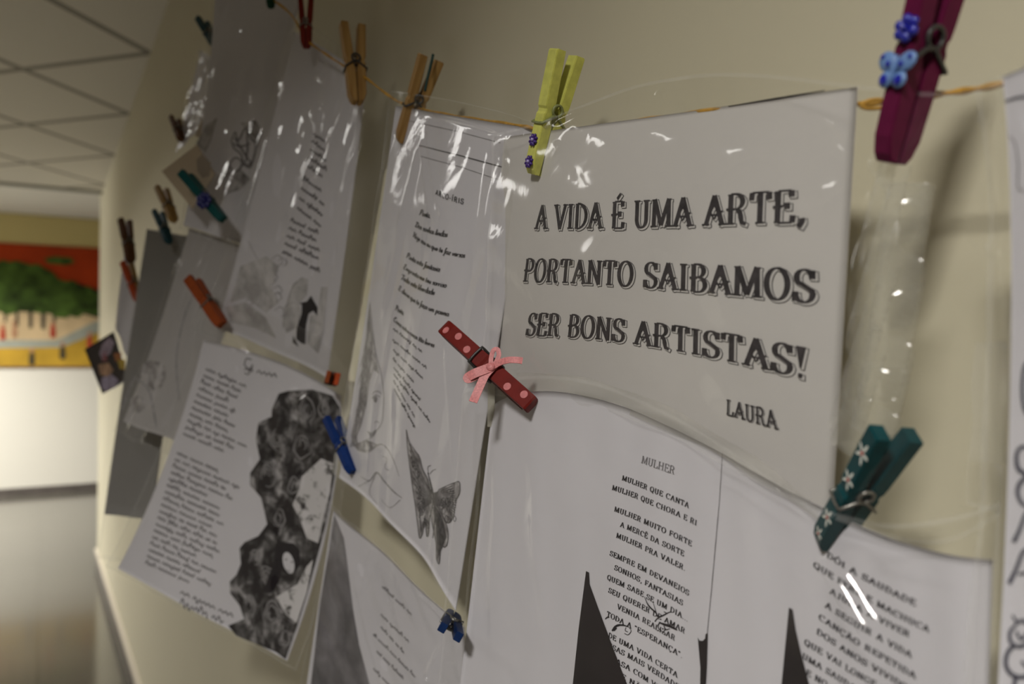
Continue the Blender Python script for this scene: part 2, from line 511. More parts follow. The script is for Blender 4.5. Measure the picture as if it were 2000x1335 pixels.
class Line:
    """maps text space (0..adv, 0..1 cap height) to a sheet; corners are photo pixels"""
    def __init__(s, sh, BL, BR, TL, TR, BM=None, TM=None):
        s.sh = sh
        q = [BL, BR, TL, TR]
        u, v = sh.inv(q)
        s.q = np.stack([u, v], -1)
        s.m = None
        if BM is not None:
            u, v = sh.inv([BM, TM]); m = np.stack([u, v], -1)
            a = (m[0, 0] - s.q[0, 0]) / (s.q[1, 0] - s.q[0, 0])
            s.m = (a, m)
    def uv(s, a, b):
        def row(p0, p1, pm):
            if s.m is None: return p0 + (p1 - p0) * a[:, None]
            am = s.m[0]
            l0 = (a - am) * (a - 1) / (am); lm = a * (a - 1) / (am * (am - 1)); l1 = a * (a - am) / (1 - am)
            return l0[:, None] * p0 + lm[:, None] * pm + l1[:, None] * p1
        B = row(s.q[0], s.q[1], s.m[1][0] if s.m else None)
        Tp = row(s.q[2], s.q[3], s.m[1][1] if s.m else None)
        return B + (Tp - B) * b[:, None]
    def put(s, ink, shapes, adv, off):
        for V, Fc in shapes:
            if not len(V): continue
            uv = s.uv(V[:, 0] / adv, V[:, 1])
            ink.add(s.sh.ev(uv[:, 0], uv[:, 1], np.full(len(V), off)), Fc)
def caps_line(ink, sh, txt, BL, BR, TL=None, TR=None, h=None, T=.20, t=.055, off=0.0003, **k):
    if TL is None:
        TL = (BL[0] + h * .16, BL[1] - h); TR = (BR[0] + h * .12, BR[1] - h * 1.08)
    shp, adv = text_shapes(txt, T, t, **k)
    Line(sh, BL, BR, TL, TR).put(ink, shp, adv, off)

# single-stroke script
def a_(cx=.19, rx=.17): return arc(cx, .23, rx, .23, 60, 400, 12)
SCR = {
 'a': (.46, [a_() + [(.37, .44), (.36, .08), (.46, .02)]]), 'c': (.38, [arc(.2, .23, .17, .23, 50, 320, 10) + [(.38, .08)]]),
 'b': (.44, [[(.10, 1.0), (.06, .5), (.08, .05)] + arc(.2, .22, .15, .22, 230, 480, 10)]),
 'd': (.48, [a_() + [(.40, 1.0), (.38, .08), (.48, .02)]]), 'e': (.38, [[(.04, .2), (.3, .26)] + arc(.19, .24, .14, .22, 10, 320, 12) + [(.38, .1)]]),
 'f': (.32, [[(.34, .92), (.24, 1.0), (.17, .8), (.12, 0), (.04, -.4), (-.04, -.34)], [(.02, .42), (.28, .42)]]),
 'g': (.46, [a_() + [(.37, .44), (.34, -.25), (.2, -.42), (.06, -.28)]]), 'h': (.46, [[(.12, 1.0), (.06, 0)], [(.08, .25), (.22, .45), (.33, .38), (.32, .06), (.44, .02)]]),
 'i': (.24, [[(.1, .45), (.08, .06), (.2, .02)], [(.13, .62), (.16, .68)]]), 'j': (.24, [[(.14, .45), (.1, -.3), (-.06, -.36)], [(.15, .62), (.18, .68)]]),
 'l': (.22, [[(.14, 1.0), (.07, .08), (.2, .02)]]), 'm': (.66, [[(.06, .45), (.05, 0)], [(.06, .28), (.18, .45), (.27, .38), (.25, 0)], [(.27, .28), (.4, .45), (.5, .38), (.49, .06), (.62, .02)]]),
 'n': (.46, [[(.06, .45), (.05, 0)], [(.06, .25), (.2, .45), (.32, .38), (.31, .06), (.44, .02)]]), 'o': (.40, [arc(.19, .23, .17, .23, 90, 450, 14) + [(.38, .42)]]),
 'p': (.46, [[(.08, .45), (.03, -.42)], [(.07, .1)] + arc(.2, .23, .16, .22, 200, -140, 12)]), 'q': (.46, [a_() + [(.37, .44), (.32, -.42)]]),
 'r': (.34, [[(.06, .45), (.05, 0)], [(.06, .25), (.16, .43), (.3, .42)]]), 's': (.34, [[(.3, .4), (.16, .45), (.08, .34), (.26, .16), (.18, .01), (.04, .06)]]),
 't': (.30, [[(.16, .8), (.09, .08), (.24, .02)], [(.02, .46), (.28, .46)]]), 'u': (.46, [[(.08, .45), (.08, .1), (.18, 0), (.34, .2)], [(.37, .45), (.35, .06), (.46, .02)]]),
 'v': (.40, [[(.04, .45), (.14, .02), (.32, .4), (.4, .42)]]), 'x': (.38, [[(.04, .45), (.32, 0)], [(.32, .45), (.04, 0)]]), 'z': (.38, [[(.06, .43), (.32, .43), (.05, .02), (.34, .02)]]),
 'ã': (.46, [a_() + [(.37, .44), (.36, .08), (.46, .02)], [(.08, .62), (.18, .70), (.28, .62), (.38, .70)]]), 'ç': (.38, [arc(.2, .23, .17, .23, 50, 320, 10), [(.2, 0), (.22, -.14), (.1, -.2)]]),
 'P': (.6, [[(.2, .95), (.12, .1), (0, 0)], [(.06, .8), (.3, 1.02), (.55, .85), (.45, .55), (.2, .5)]]), 'D': (.7, [[(.25, .95), (.14, .1), (.02, .1), (.3, 0), (.6, .3), (.55, .8), (.2, 1.0), (.06, .8)]]),
 'H': (.7, [[(.05, .85), (.22, .98), (.15, 0)], [(.6, 1.0), (.5, .1), (.62, 0)], [(.1, .5), (.62, .55)]]), 'E': (.6, [[(.5, .9), (.3, 1.02), (.15, .8), (.35, .55), (.08, .3), (.2, 0), (.5, .12)]]),
 'T': (.6, [[(.05, .8), (.2, .98), (.65, .95)], [(.4, .96), (.28, .1), (.1, .05)]]), 'C': (.6, [[(.52, .85), (.36, 1.02), (.1, .6), (.12, .1), (.3, 0), (.52, .16)]]),
 'Q': (.65, [arc(.3, .5, .26, .5, 90, 450, 16), [(.25, .2), (.6, -.1)]]), ' ': (.26, []), '-': (.26, [[(.04, .24), (.22, .24)]]), '.': (.16, [[(.05, .0), (.09, .04)]]), ',': (.16, [[(.08, .05), (.03, -.12)]]),
}
def script_line(ink, sh, txt, BL, BR, h, w=.11, slant=.28, off=0.0003):
    shapes, x = [], 0.0
    for ch in txt:
        adv, st = SCR[ch]
        for s in st:
            q = spline(np.array(s, float), 3) if len(s) > 2 else np.array(s, float)
            q = q + (x, 0); q[:, 0] += q[:, 1] * slant
            shapes.append(ribbon(q, lambda a: w * (.75 + .6 * abs(math.sin(a - .5)))))
        x += adv
    L = math.hypot(BR[0] - BL[0], BR[1] - BL[1])
    Line(sh, BL, BR, (BL[0], BL[1] - h), (BR[0], BR[1] - h * 1.05)).put(ink, shapes, x, off)
def scribble(ink, sh, p0, p1, h, w, rng, off=0.0003, words=True):
    """illegible handwriting: a wavering pen line broken into words"""
    p0, p1 = np.array(p0, float), np.array(p1, float)
    L = np.linalg.norm(p1 - p0); d = (p1 - p0) / L
    x = 0.0
    while x < L - h:
        wl = rng.uniform(1.2, 5.0) * h if words else L
        wl = min(wl, L - x)
        n = max(4, int(wl / (h * .38)))
        pts = []
        for i in range(n + 1):
            yy = (h * rng.uniform(.35, .6) if i % 2 else 0) + (h * .45 if rng.rand() < .16 and i % 2 else 0) - (h * .35 if rng.rand() < .08 and not i % 2 else 0)
            q = p0 + d * (x + wl * i / n) + np.array([yy * .12, -yy])
            pts.append(q)
        draw(ink, sh, pts, w, off)
        x += wl + h * .6

def zs(sh, px, py):
    u, v = sh.inv([(px, py)])
    return float(proj(sh.ev(u, v))[2][0])
# ================================================================== the setting
def struct(o, **k): return tag(o, kind='structure', **k)
def box(x0, x1, y0, y1, z0, z1):
    v = [(x, y, z) for x in (x0, x1) for y in (y0, y1) for z in (z0, z1)]
    f = [(0, 1, 3, 2), (4, 6, 7, 5), (0, 4, 5, 1), (2, 3, 7, 6), (0, 2, 6, 4), (1, 5, 7, 3)]
    return v, f
YEND = 5.8          # the papered wall ends here; a hall opens beyond it
YFAR = 9.4
WALLM = mat('wall_cream_paint', (0.63, 0.585, 0.435), 0.55, 0.35, noise=(1.5, 0.02), bump=(160, 0.05, 0.002))
FARM = mat('wall_white_paint', (0.72, 0.69, 0.60), 0.6, 0.3)
v, f = box(WALLX, WALLX + 0.14, -4.0, YEND, 0, CEIL + .5)
struct(mk('wall_right', v, f, WALLM, smooth=False))
v, f = box(-2.75, -2.6, -4.0, YEND, 0, CEIL + .5)
struct(mk('wall_left', v, f, mat('wall_dark_unseen', (.16, .13, .10), .6, .3), smooth=False))  # unseen opposite wall, coloured dark to cut the light bounced onto the pages
v, f = box(-2.75, .46, -4.15, -4.0, 0, CEIL + .5)
struct(mk('wall_back', v, f, mat('wall_dark_unseen', (.16, .13, .10), .6, .3), smooth=False))  # unseen wall behind the camera, also darkened to reduce bounce
v, f = box(-9, 6, YFAR, YFAR + .15, 0, CEIL + 2)
struct(mk('wall_far', v, f, FARM, smooth=False))
SKIRT = mat('baseboard_dark_stone', (0.10, 0.085, 0.075), 0.4, 0.5, noise=(20, .2))
SKIRT2 = mat('baseboard_top', (0.55, 0.50, 0.42), 0.5, 0.4)
v, f = box(WALLX - .012, WALLX - .0002, -4.0, YEND, 0.0, .075)
v2, f2 = box(WALLX - .016, WALLX - .0002, -4.0, YEND, .0752, .092)
struct(mk('baseboard_right', v + v2, f + [tuple(i + 8 for i in q) for q in f2], [SKIRT, SKIRT2], midx=[0] * 6 + [1] * 6, smooth=False))
v, f = box(-9, 6, YFAR - .015, YFAR - .0002, 0, .07)
struct(mk('baseboard_far', v, f, SKIRT, smooth=False))

# floor: polished pale tiles
fm = mat('floor_polished_tile', (0.40, 0.375, 0.315), 0.13, 0.62)
nt = fm.node_tree; b = nt.nodes['Principled BSDF']
tc = nt.nodes.new('ShaderNodeTexCoord')
br = nt.nodes.new('ShaderNodeTexBrick')
br.offset = 0
br.inputs['Color1'].default_value = (0.095, 0.088, 0.072, 1); br.inputs['Color2'].default_value = (0.088, 0.082, 0.066, 1)
br.inputs['Mortar'].default_value = (0.06, 0.055, 0.045, 1)
br.inputs['Scale'].default_value = 1.0; br.inputs['Mortar Size'].default_value = 0.004
br.inputs['Brick Width'].default_value = 0.42; br.inputs['Row Height'].default_value = 0.42
nt.links.new(tc.outputs['Object'], br.inputs['Vector'])
nt.links.new(br.outputs['Color'], b.inputs['Base Color'])
v, f = box(-9, 6, -4.2, YFAR + .2, -.1, 0)
struct(mk('floor', v, f, fm, smooth=False))

# suspended ceiling with a diagonal grid; raised plain ceiling over the hall
cm = mat('ceiling_tile', (0.62, 0.60, 0.55), 0.8, 0.2)
nt = cm.node_tree; b = nt.nodes['Principled BSDF']
tc = nt.nodes.new('ShaderNodeTexCoord')
P0 = ray_plane(253., 172., 0, WALLX)
DS = 0.77                                   # spacing of the grid crossings along the wall
mp = nt.nodes.new('ShaderNodeMapping')
mp.inputs['Location'].default_value = (0, 0, 0)
mp.inputs['Rotation'].default_value = (0, 0, math.radians(45))
side = DS / math.sqrt(2)
mp.inputs['Scale'].default_value = (1 / side, 1 / side, 1)
sub = nt.nodes.new('ShaderNodeVectorMath'); sub.operation = 'SUBTRACT'
sub.inputs[1].default_value = (WALLX, float(P0[1]), 0)
nt.links.new(tc.outputs['Object'], sub.inputs[0])
nt.links.new(sub.outputs[0], mp.inputs['Vector'])
sep = nt.nodes.new('ShaderNodeSeparateXYZ')
nt.links.new(mp.outputs[0], sep.inputs[0])
def mnode(op, a, bb):
    n = nt.nodes.new('ShaderNodeMath'); n.operation = op
    for i, x in enumerate((a, bb)):
        if isinstance(x, (int, float)): n.inputs[i].default_value = x
        elif x is not None: nt.links.new(x, n.inputs[i])
    return n.outputs[0]
lines = []
for ax in ('X', 'Y'):
    fr = mnode('ABSOLUTE', mnode('SUBTRACT', mnode('FRACT', mnode('ADD', sep.outputs[ax], 0.5), None), 0.5), None)
    lines.append(mnode('LESS_THAN', fr, 0.028))
ln = mnode('MAXIMUM', lines[0], lines[1])
mxc = nt.nodes.new('ShaderNodeMix'); mxc.data_type = 'RGBA'
mxc.inputs[6].default_value = (0.74, 0.71, 0.64, 1); mxc.inputs[7].default_value = (0.30, 0.28, 0.24, 1)
nt.links.new(ln, mxc.inputs[0])
nt.links.new(mxc.outputs[2], b.inputs['Base Color'])
v, f = box(-2.62, WALLX, -4.0, YEND - .25, CEIL, CEIL + .06)
struct(mk('ceiling', v, f, cm, smooth=False))
v, f = box(-9, WALLX + .1, YEND - .25, YEND - .20, CEIL - .012, CEIL + .5)
struct(mk('trim_1', v, f, mat('edge_trim_grey', (0.30, 0.30, 0.27), .5), smooth=False))
v, f = box(-9, 6, YEND - .2, YFAR, CEIL + .47, CEIL + .55)
struct(mk('ceiling_hall', v, f, mat('hall_ceiling', (0.88, 0.86, 0.79), .8), smooth=False))

zt = float(ray_plane(100., 479., 1, YFAR)[2])
v, f = box(-9, 6, YFAR - .012, YFAR - .0003, zt, CEIL + .46)
struct(mk('trim_2', v, f, mat('upper_band_yellow', (.66, .55, .24), .6, .3), smooth=False))

# painted panel on the far wall
def far(px, py, d=0.0): return ray_plane(px, py, 1, YFAR - 0.03 - d)
FX0 = -150
mur_m = [mat('mural_' + n, c, .7, .2, noise=(s, a)) for n, c, s, a in (
    ('red_sky', (.42, .045, .006), 2, .25), ('leaves', (.055, .10, .016), 9, .7), ('hill', (.02, .022, .015), 4, .3), ('sand', (.62, .46, .26), 5, .15),
    ('path', (.33, .34, .28), 5, .15), ('yellow_ground', (.48, .29, .03), 5, .2), ('trunk', (.05, .045, .03), 8, .2), ('cloth_red', (.42, .06, .03), 8, .2), ('skin', (.45, .24, .13), 8, .1))]
mv, mf, mi = [], [], []
def mpoly(pts, k, d):
    n0 = len(mv)
    mv.extend(far(np.array([p[0] for p in pts], float), np.array([p[1] for p in pts], float), d).tolist())
    mf.append(tuple(range(n0, n0 + len(pts)))); mi.append(k)
top = lambda x: 474 + .055 * x
mpoly([(FX0, top(FX0)), (260, top(260)), (260, 716), (FX0, 716)], 0, 0)
back = far(np.array([FX0, 260, 260, FX0.__float__()]), np.array([top(FX0), top(260), 716, 716.]), -.0298)
n0 = len(mv); mv.extend(back.tolist()); mf += [(n0 + 3, n0 + 2, n0 + 1, n0), (0, n0, n0 + 1, 1), (1, n0 + 1, n0 + 2, 2), (2, n0 + 2, n0 + 3, 3), (3, n0 + 3, n0, 0)]; mi += [0] * 5
mpoly([(120, 552), (150, 552), (180, 562), (230, 580), (260, 590), (260, 640), (120, 600)], 2, .004)
mpoly([(FX0, 608), (260, 608), (260, 630), (170, 640), (110, 666), (FX0, 668)], 3, .003)
mpoly([(FX0, 663), (110, 664), (130, 655), (175, 632), (260, 600), (260, 640), (190, 650), (120, 678), (FX0, 681)], 4, .006)
mpoly([(FX0, 679), (118, 676), (190, 642), (260, 615), (260, 715), (FX0, 715)], 5, .005)
rng = random.Random(5)
can = [(FX0, 610), (FX0, 520)]
for x in range(FX0, 261, 14):
    can.append((x, 512 + .00 * x + max(0, x - 50) * .42 + rng.uniform(-7, 7)))
can += [(260, 622)] + [(x, 612 + rng.uniform(-5, 9)) for x in range(250, FX0, -14)]
mpoly(can, 1, .008)
for x, w_, h_ in ((-60, 6, 40), (-22, 7, 38), (8, 5, 28), (30, 6, 36), (56, 7, 40), (80, 8, 42), (103, 6, 30), (128, 4, 22), (142, 3, 18), (155, 3, 14), (166, 3, 12)):
    mpoly([(x, 600), (x + w_, 600), (x + w_, 600 + h_), (x, 600 + h_)], 6, .007)
mpoly([(85, 505), (105, 500), (138, 503), (146, 512), (130, 518), (95, 514)], 1, .004)
for x, y, c in ((5, 655, 7), (28, 650, 8), (103, 650, 7), (175, 672, 7), (-40, 652, 8), (62, 704, 6), (122, 692, 6)):
    mpoly([(x - 4, y - 16), (x + 4, y - 16), (x + 6, y + 4), (x + 3, y + 9), (x - 4, y + 9), (x - 6, y + 2)], c, .011)
    mpoly([(x + 4 * math.cos(t), y - 20 + 5 * math.sin(t)) for t in np.linspace(0, 5.6, 8)], 8, .011)
tag(mk('mural', mv, mf, mur_m, midx=mi, smooth=False), 'painted mural of trees under a red sky with yellow ground on the far wall', 'mural')

# ================================================================== clothes pegs
def bm_mesh(name, bm, mats, parent, smooth=False, midx=None):
    me = bpy.data.meshes.new(name)
    bm.normal_update()
    bm.to_mesh(me); bm.free()
    for m in (mats if isinstance(mats, (list, tuple)) else [mats]): me.materials.append(m)
    if smooth: me.polygons.foreach_set('use_smooth', np.ones(len(me.polygons), bool))
    o = bpy.data.objects.new(name, me); COL.objects.link(o)
    o.parent = parent
    ORIGIN[o.name] = np.zeros(3)
    return o
PROF = [(0, .5), (30, .5), (32, 1.2), (34, 2.0), (36.5, 2.2), (39, 1.8), (41, 1.3), (76, 4.4), (76, 10.3), (75, 11.0), (46, 9.2), (42, 8.7), (40.5, 7.7), (38.5, 7.7), (37, 8.5), (20, 8.0), (8, 7.4), (2.5, 5.6), (0, 3.6)]
def leg_bm(sign, width=9.5):
    bm = bmesh.new()
    h = width / 2000
    lo = [bm.verts.new((-h, sign * t / 1000, l / 1000)) for l, t in PROF]
    hi = [bm.verts.new((h, sign * t / 1000, l / 1000)) for l, t in PROF]
    n = len(PROF)
    fa = [lo, hi[::-1]] + [[lo[(i + 1) % n], lo[i], hi[i], hi[(i + 1) % n]] for i in range(n)]
    for q in fa: bm.faces.new(q if sign > 0 else q[::-1])
    bmesh.ops.recalc_face_normals(bm, faces=bm.faces)
    bmesh.ops.bevel(bm, geom=[e for e in bm.edges if abs(e.verts[0].co.x - e.verts[1].co.x) < 1e-7], offset=.0004, segments=2, affect='EDGES')
    return bm
def tube(pts, r, n=8, closed=False):
    p = np.asarray(pts, float)
    T = np.gradient(p, axis=0); T /= np.linalg.norm(T, axis=1, keepdims=True)
    ref = np.array([.31, .52, .79])
    A = np.cross(T, ref); A /= np.linalg.norm(A, axis=1, keepdims=True)
    B = np.cross(T, A)
    a = np.linspace(0, 2 * np.pi, n, endpoint=False)
    rr = np.broadcast_to(r, (len(p),))
    V = p[:, None] + rr[:, None, None] * (np.cos(a)[None, :, None] * A[:, None] + np.sin(a)[None, :, None] * B[:, None])
    Fc = [(i * n + j, i * n + (j + 1) % n, (i + 1) * n + (j + 1) % n, (i + 1) * n + j) for i in range(len(p) - 1) for j in range(n)]
    Fc += [tuple(range(n))[::-1], tuple(range((len(p) - 1) * n, len(p) * n))]
    return V.reshape(-1, 3), Fc
def spring_mesh(parent, m, width=9.5):
    h = width / 2000 + .0008
    pts = []
    L0 = .0408
    pts += [(-h * .6, .0090, .0315), (-h, .0090, .0315), (-h, .0060, .0340), (-h, .0022, .0372)]
    for t in np.linspace(-.2, 3.0 * 2 * np.pi + 3.4, 90):
        k = min(1, max(0, (t - 5.5) / (6 * np.pi + 3.4 - 11.6)))
        pts.append((-h + 2 * h * k, .0035 * math.sin(t), L0 - .0035 * math.cos(t)))
    pts += [(h, -.0022, .0372), (h, -.0060, .0340), (h, -.0090, .0315), (h * .6, -.0090, .0315)]
    # second arm pair lies across the near side too, so both outer faces carry a wire
    V, Fc = tube(pts, .0009, 8)
    q = [(h, .0012, .0374), (h, .0050, .0345), (h, .0090, .0315), (0, .0091, .0313), (-h, .0090, .0315)]
    V2, F2 = tube(resample(q, .002), .0008, 8)
    q = [(-h, -.0012, .0374), (-h, -.0050, .0345), (-h, -.0090, .0315), (0, -.0091, .0313), (h, -.0090, .0315)]
    V3, F3 = tube(resample(q, .002), .0008, 8)
    V = np.concatenate([V, V2, V3]); Fc = Fc + [tuple(i + len(V) - len(V2) - len(V3) for i in q) for q in F2] + [tuple(i + len(V) - len(V3) for i in q) for q in F3]
    return mk('spring', V, Fc, m, parent, local=True)
STEEL = mat('spring_steel', (.22, .21, .19), .35, .5, metal=.8)
DARKSTEEL = mat('spring_dark', (.03, .028, .026), .4, .5)
OLIVEST = mat('spring_painted_olive', (.22, .24, .09), .45, .5)
def peg(tip, hand, paint, label, T=(-1, 0, 0), spring=STEEL, scale=None, width=9.5, group='clothes pegs on the papers', roll=0):
    a = W(*tip); c = W(*hand)
    Ld = c - a
    s = np.linalg.norm(Ld) / .076
    if scale: s = scale
    Ld = Ld / np.linalg.norm(Ld)
    T = np.array(T, float); T = T - (T @ Ld) * Ld; T /= np.linalg.norm(T)
    Wd = np.cross(T, Ld)
    if roll:
        cr, sr = math.cos(roll), math.sin(roll)
        T, Wd = T * cr + Wd * sr, Wd * cr - T * sr
    root = empty('clothespin', a, label, 'clothespin', group)
    root.matrix_world = Matrix([[*(s * np.array([Wd[i], T[i], Ld[i]])), a[i]] for i in range(3)] + [[0, 0, 0, 1]])
    ORIGIN[root.name] = np.zeros(3)
    paints = paint if isinstance(paint, (list, tuple)) else [paint, paint]
    l1 = bm_mesh('leg', leg_bm(1, width), paints[0], root)
    l2 = bm_mesh('leg', leg_bm(-1, width), paints[1], root)
    spring_mesh(root, spring, width)
    return root, l1, l2
def face_t(l):          # height of the outer face above the split line at distance l (metres) from the jaw
    pr = [(p[0] / 1000, p[1] / 1000) for p in PROF[8:]][::-1]
    return float(np.interp(l, [p[0] for p in pr], [p[1] for p in pr]))
def blob(cx, cy, cz, rx, ry, rz, rot=0, n=10, m=6):
    """squashed ball lying on the outer face: x across, z along the peg, y outwards"""
    V, Fc = [], []
    for i in range(m + 1):
        a = math.pi * i / m
        for j in range(n):
            t = 2 * math.pi * j / n
            x, y, z = rx * math.sin(a) * math.cos(t), ry * math.cos(a), rz * math.sin(a) * math.sin(t)
            V.append((cx + x * math.cos(rot) - z * math.sin(rot), cy + y, cz + x * math.sin(rot) + z * math.cos(rot)))
    for i in range(m):
        for j in range(n): Fc.append((i * n + j, i * n + (j + 1) % n, (i + 1) * n + (j + 1) % n, (i + 1) * n + j))
    return V, Fc
def joinm(parts):
    V, Fc = [], []
    for v_, f_ in parts:
        n = len(V); V += list(v_); Fc += [tuple(i + n for i in q) for q in f_]
    return V, Fc
def flower(root, x, l, r, petals, m_petal, m_mid, name='flower', thick=.0012, pw=.36):
    t = face_t(l) + .0002
    parts = [blob(x + .62 * r * math.cos(a), t + thick * .6, l + .62 * r * math.sin(a), r * pw, thick, r * .42, a - math.pi / 2) for a in np.linspace(0, 2 * math.pi, petals, endpoint=False) + .3]
    o = mk(name, *joinm(parts), m_petal, root, local=True)
    mk('flower_centre', *blob(x, t + thick * 1.1, l, r * .28, thick, r * .28), m_mid, o, local=True)
    return o
def paintwood(name, col, rough=.5): return mat(name, col, rough, .14, noise=(180, .12), bump=(220, .12, .0006))
def woodmat():
    m = mat('peg_bare_wood', (.40, .235, .085), .6, .25)
    nt = m.node_tree; b = nt.nodes['Principled BSDF']
    tc = nt.nodes.new('ShaderNodeTexCoord'); mp = nt.nodes.new('ShaderNodeMapping')
    mp.inputs['Scale'].default_value = (260, 260, 18)
    n = nt.nodes.new('ShaderNodeTexNoise'); n.inputs['Scale'].default_value = 1; n.inputs['Detail'].default_value = 4
    cr = nt.nodes.new('ShaderNodeValToRGB')
    cr.color_ramp.elements[0].color = (.27, .145, .042, 1); cr.color_ramp.elements[1].color = (.42, .255, .09, 1)
    cr.color_ramp.elements[0].position = .35; cr.color_ramp.elements[1].position = .68
    nt.links.new(tc.outputs['Object'], mp.inputs[0]); nt.links.new(mp.outputs[0], n.inputs['Vector'])
    nt.links.new(n.outputs['Fac'], cr.inputs[0]); nt.links.new(cr.outputs[0], b.inputs['Base Color'])
    return m
WOOD = woodmat()
YEL = paintwood('peg_yellow_green', (.60, .60, .14)); RED = paintwood('peg_dark_red', (.135, .011, .008)); PURP = paintwood('peg_purple', (.105, .006, .038))
TEAL = paintwood('peg_teal', (.003, .045, .052), .45); BLUE = paintwood('peg_blue', (.008, .032, .15), .45); NAVY = paintwood('peg_navy', (.006, .02, .075), .4)
ORNG = paintwood('peg_orange_brown', (.26, .055, .014)); GLIT = paintwood('peg_glitter_green', (.01, .07, .07), .35); BRED = paintwood('peg_bright_red', (.17, .012, .004))
DKTEAL = paintwood('peg_dark_teal', (.015, .055, .075)); DGREEN = paintwood('peg_dark_green', (.01, .05, .03)); BROWN = paintwood('peg_brown', (.12, .05, .018)); ORR = paintwood('peg_orange_red', (.45, .07, .02)); OCH = paintwood('peg_ochre', (.32, .19, .06))
VIOLET = mat('flower_violet', (.055, .02, .19), .35, .5); LILAC = mat('flower_lilac', (.40, .33, .62), .4, .5)
ROYAL = mat('gem_royal_blue', (.015, .02, .34), .15, .7); SKY = mat('bead_sky_blue', (.14, .25, .50), .4, .4); PINK = mat('dot_pink', (.52, .17, .17), .6, .3, noise=(500, .15))
RIB = mat('ribbon_pink', (.58, .20, .20), .5, .4, noise=(900, .2)); WHITEP = mat('paint_white', (.70, .72, .66), .5); REDP = mat('paint_red', (.40, .03, .02), .5)

def disc_on(leg, x, l, rx, rl, mi_, sign=1, lift=.00012, rot=0.0, n=20):
    """paint spot added to a leg's own mesh"""
    me = leg.data
    bm = bmesh.new(); bm.from_mesh(me)
    vs = []
    for t in np.linspace(0, 2 * math.pi, n, endpoint=False):
        a, b_ = rx * math.cos(t), rl * math.sin(t)
        xx, ll = x + a * math.cos(rot) - b_ * math.sin(rot), l + a * math.sin(rot) + b_ * math.cos(rot)
        vs.append(bm.verts.new((xx, sign * (face_t(ll) + lift), ll)))
    fc = bm.faces.new(vs if sign < 0 else vs[::-1])
    fc.normal_update()
    if fc.normal.y * sign < 0: fc.normal_flip()
    fc.material_index = mi_
    bm.to_mesh(me); bm.free()
# ================================================================== the pages on the cord
GP = 'printed pages hung in clear sleeves'
def doc(loc, label, group=GP, name='sleeved_page', cat='page'):
    return empty(name, W(*loc), label, cat, group)
rs = np.random.RandomState(11)

def halftone(name, scale, lo, hi, cols, th):
    """printed photograph: blotches of black, grey and paper"""
    if name in MATS: return MATS[name]
    m = mat(name, cols[0], .6, .25)
    nt = m.node_tree; b = nt.nodes['Principled BSDF']
    tc = nt.nodes.new('ShaderNodeTexCoord')
    n = nt.nodes.new('ShaderNodeTexNoise'); n.inputs['Scale'].default_value = scale; n.inputs['Detail'].default_value = 3.5; n.inputs['Distortion'].default_value = 1.2
    n.inputs['Distortion'].default_value = .35; n.inputs['Detail'].default_value = 6; n.inputs['Roughness'].default_value = .62
    cr = nt.nodes.new('ShaderNodeValToRGB')
    e = cr.color_ramp.elements
    e[0].position, e[0].color = lo, (*cols[0], 1)
    e[1].position, e[1].color = hi, (*cols[2], 1)
    k = e.new(th); k.color = (*cols[1], 1)
    nt.links.new(tc.outputs['Object'], n.inputs['Vector']); nt.links.new(n.outputs['Fac'], cr.inputs[0]); nt.links.new(cr.outputs[0], b.inputs['Base Color'])
    return m
HT = halftone('print_flowers', 52, .45, .72, ((.018, .015, .016), (.085, .08, .08), (.50, .48, .49)), .55)
HT2 = halftone('print_foliage', 60, .36, .62, ((.16, .15, .15), (.34, .32, .32), (.52, .50, .51)), .5)
HTL = halftone('print_pale', 40, .40, .62, ((.36, .345, .35), (.48, .465, .47), (.60, .58, .59)), .5)
HTD = halftone('print_dark', 18, .35, .7, ((.10, .095, .10), (.17, .16, .17), (.27, .26, .27)), .5)

# ---- 1. the headline page
d = doc((1400, 400, .38), 'page with the big headline A VIDA É UMA ARTE signed LAURA')
S1 = Sheet([[(986, 268, .549), (1677, 170, .3125)], [(968, 520, .558), (1653, 560, .320)], [(955, 790, .580), (1622, 1030, .337)]], bulge=.003, ripple=((.0008, 1.1, .4, .5),))
pg = page_mesh(S1, d, PAPERW)
i_s, i_w, i_k = Ink(), Ink(), Ink()
def headline(txt, BL, BR, TL, TR, BM=None, TM=None, T=.185, t=.06, sh=(.055, -.055)):
    kw = dict(pen=8, serif=.145, track=.05, deco=True)
    L = Line(S1, BL, BR, TL, TR, BM, TM)
    a, adv = text_shapes(txt, T, t, **kw)
    g, _ = text_shapes(txt, T, t, grow=.05, shift=sh, **kw)
    w, _ = text_shapes(txt, T, t, grow=.0, shift=sh, **kw)
    L.put(i_s, g, adv, .00020); L.put(i_w, w, adv, .00035); L.put(i_k, a, adv, .0005)
headline('A VIDA É UMA ARTE,', (1046, 447), (1579, 433), (1050, 401), (1582, 369), (1300, 443), (1302, 388))
headline('PORTANTO SAIBAMOS', (1022, 550), (1597, 593), (1028, 505), (1599, 527), (1270, 562), (1272, 512))
headline('SER BONS ARTISTAS!', (1027, 655), (1580, 741), (1034, 611), (1582, 679), (1246, 672), (1248, 626))
headline('LAURA', (1419, 808), (1521, 838), (1420, 779), (1518, 803), T=.16, t=.07, sh=(.02, -.02))
build_layers('lettering', [i_s, i_w, i_k], [mat('ink_outline', (.075, .07, .072), .6, .2), PAPERW, INKH], pg)
ik = Ink(); draw(ik, S1, [(1423, 208), (1500, 195.5), (1612, 177)], [1.5, 4, 2], smooth=False)
ik.build('border_line', INK, pg)
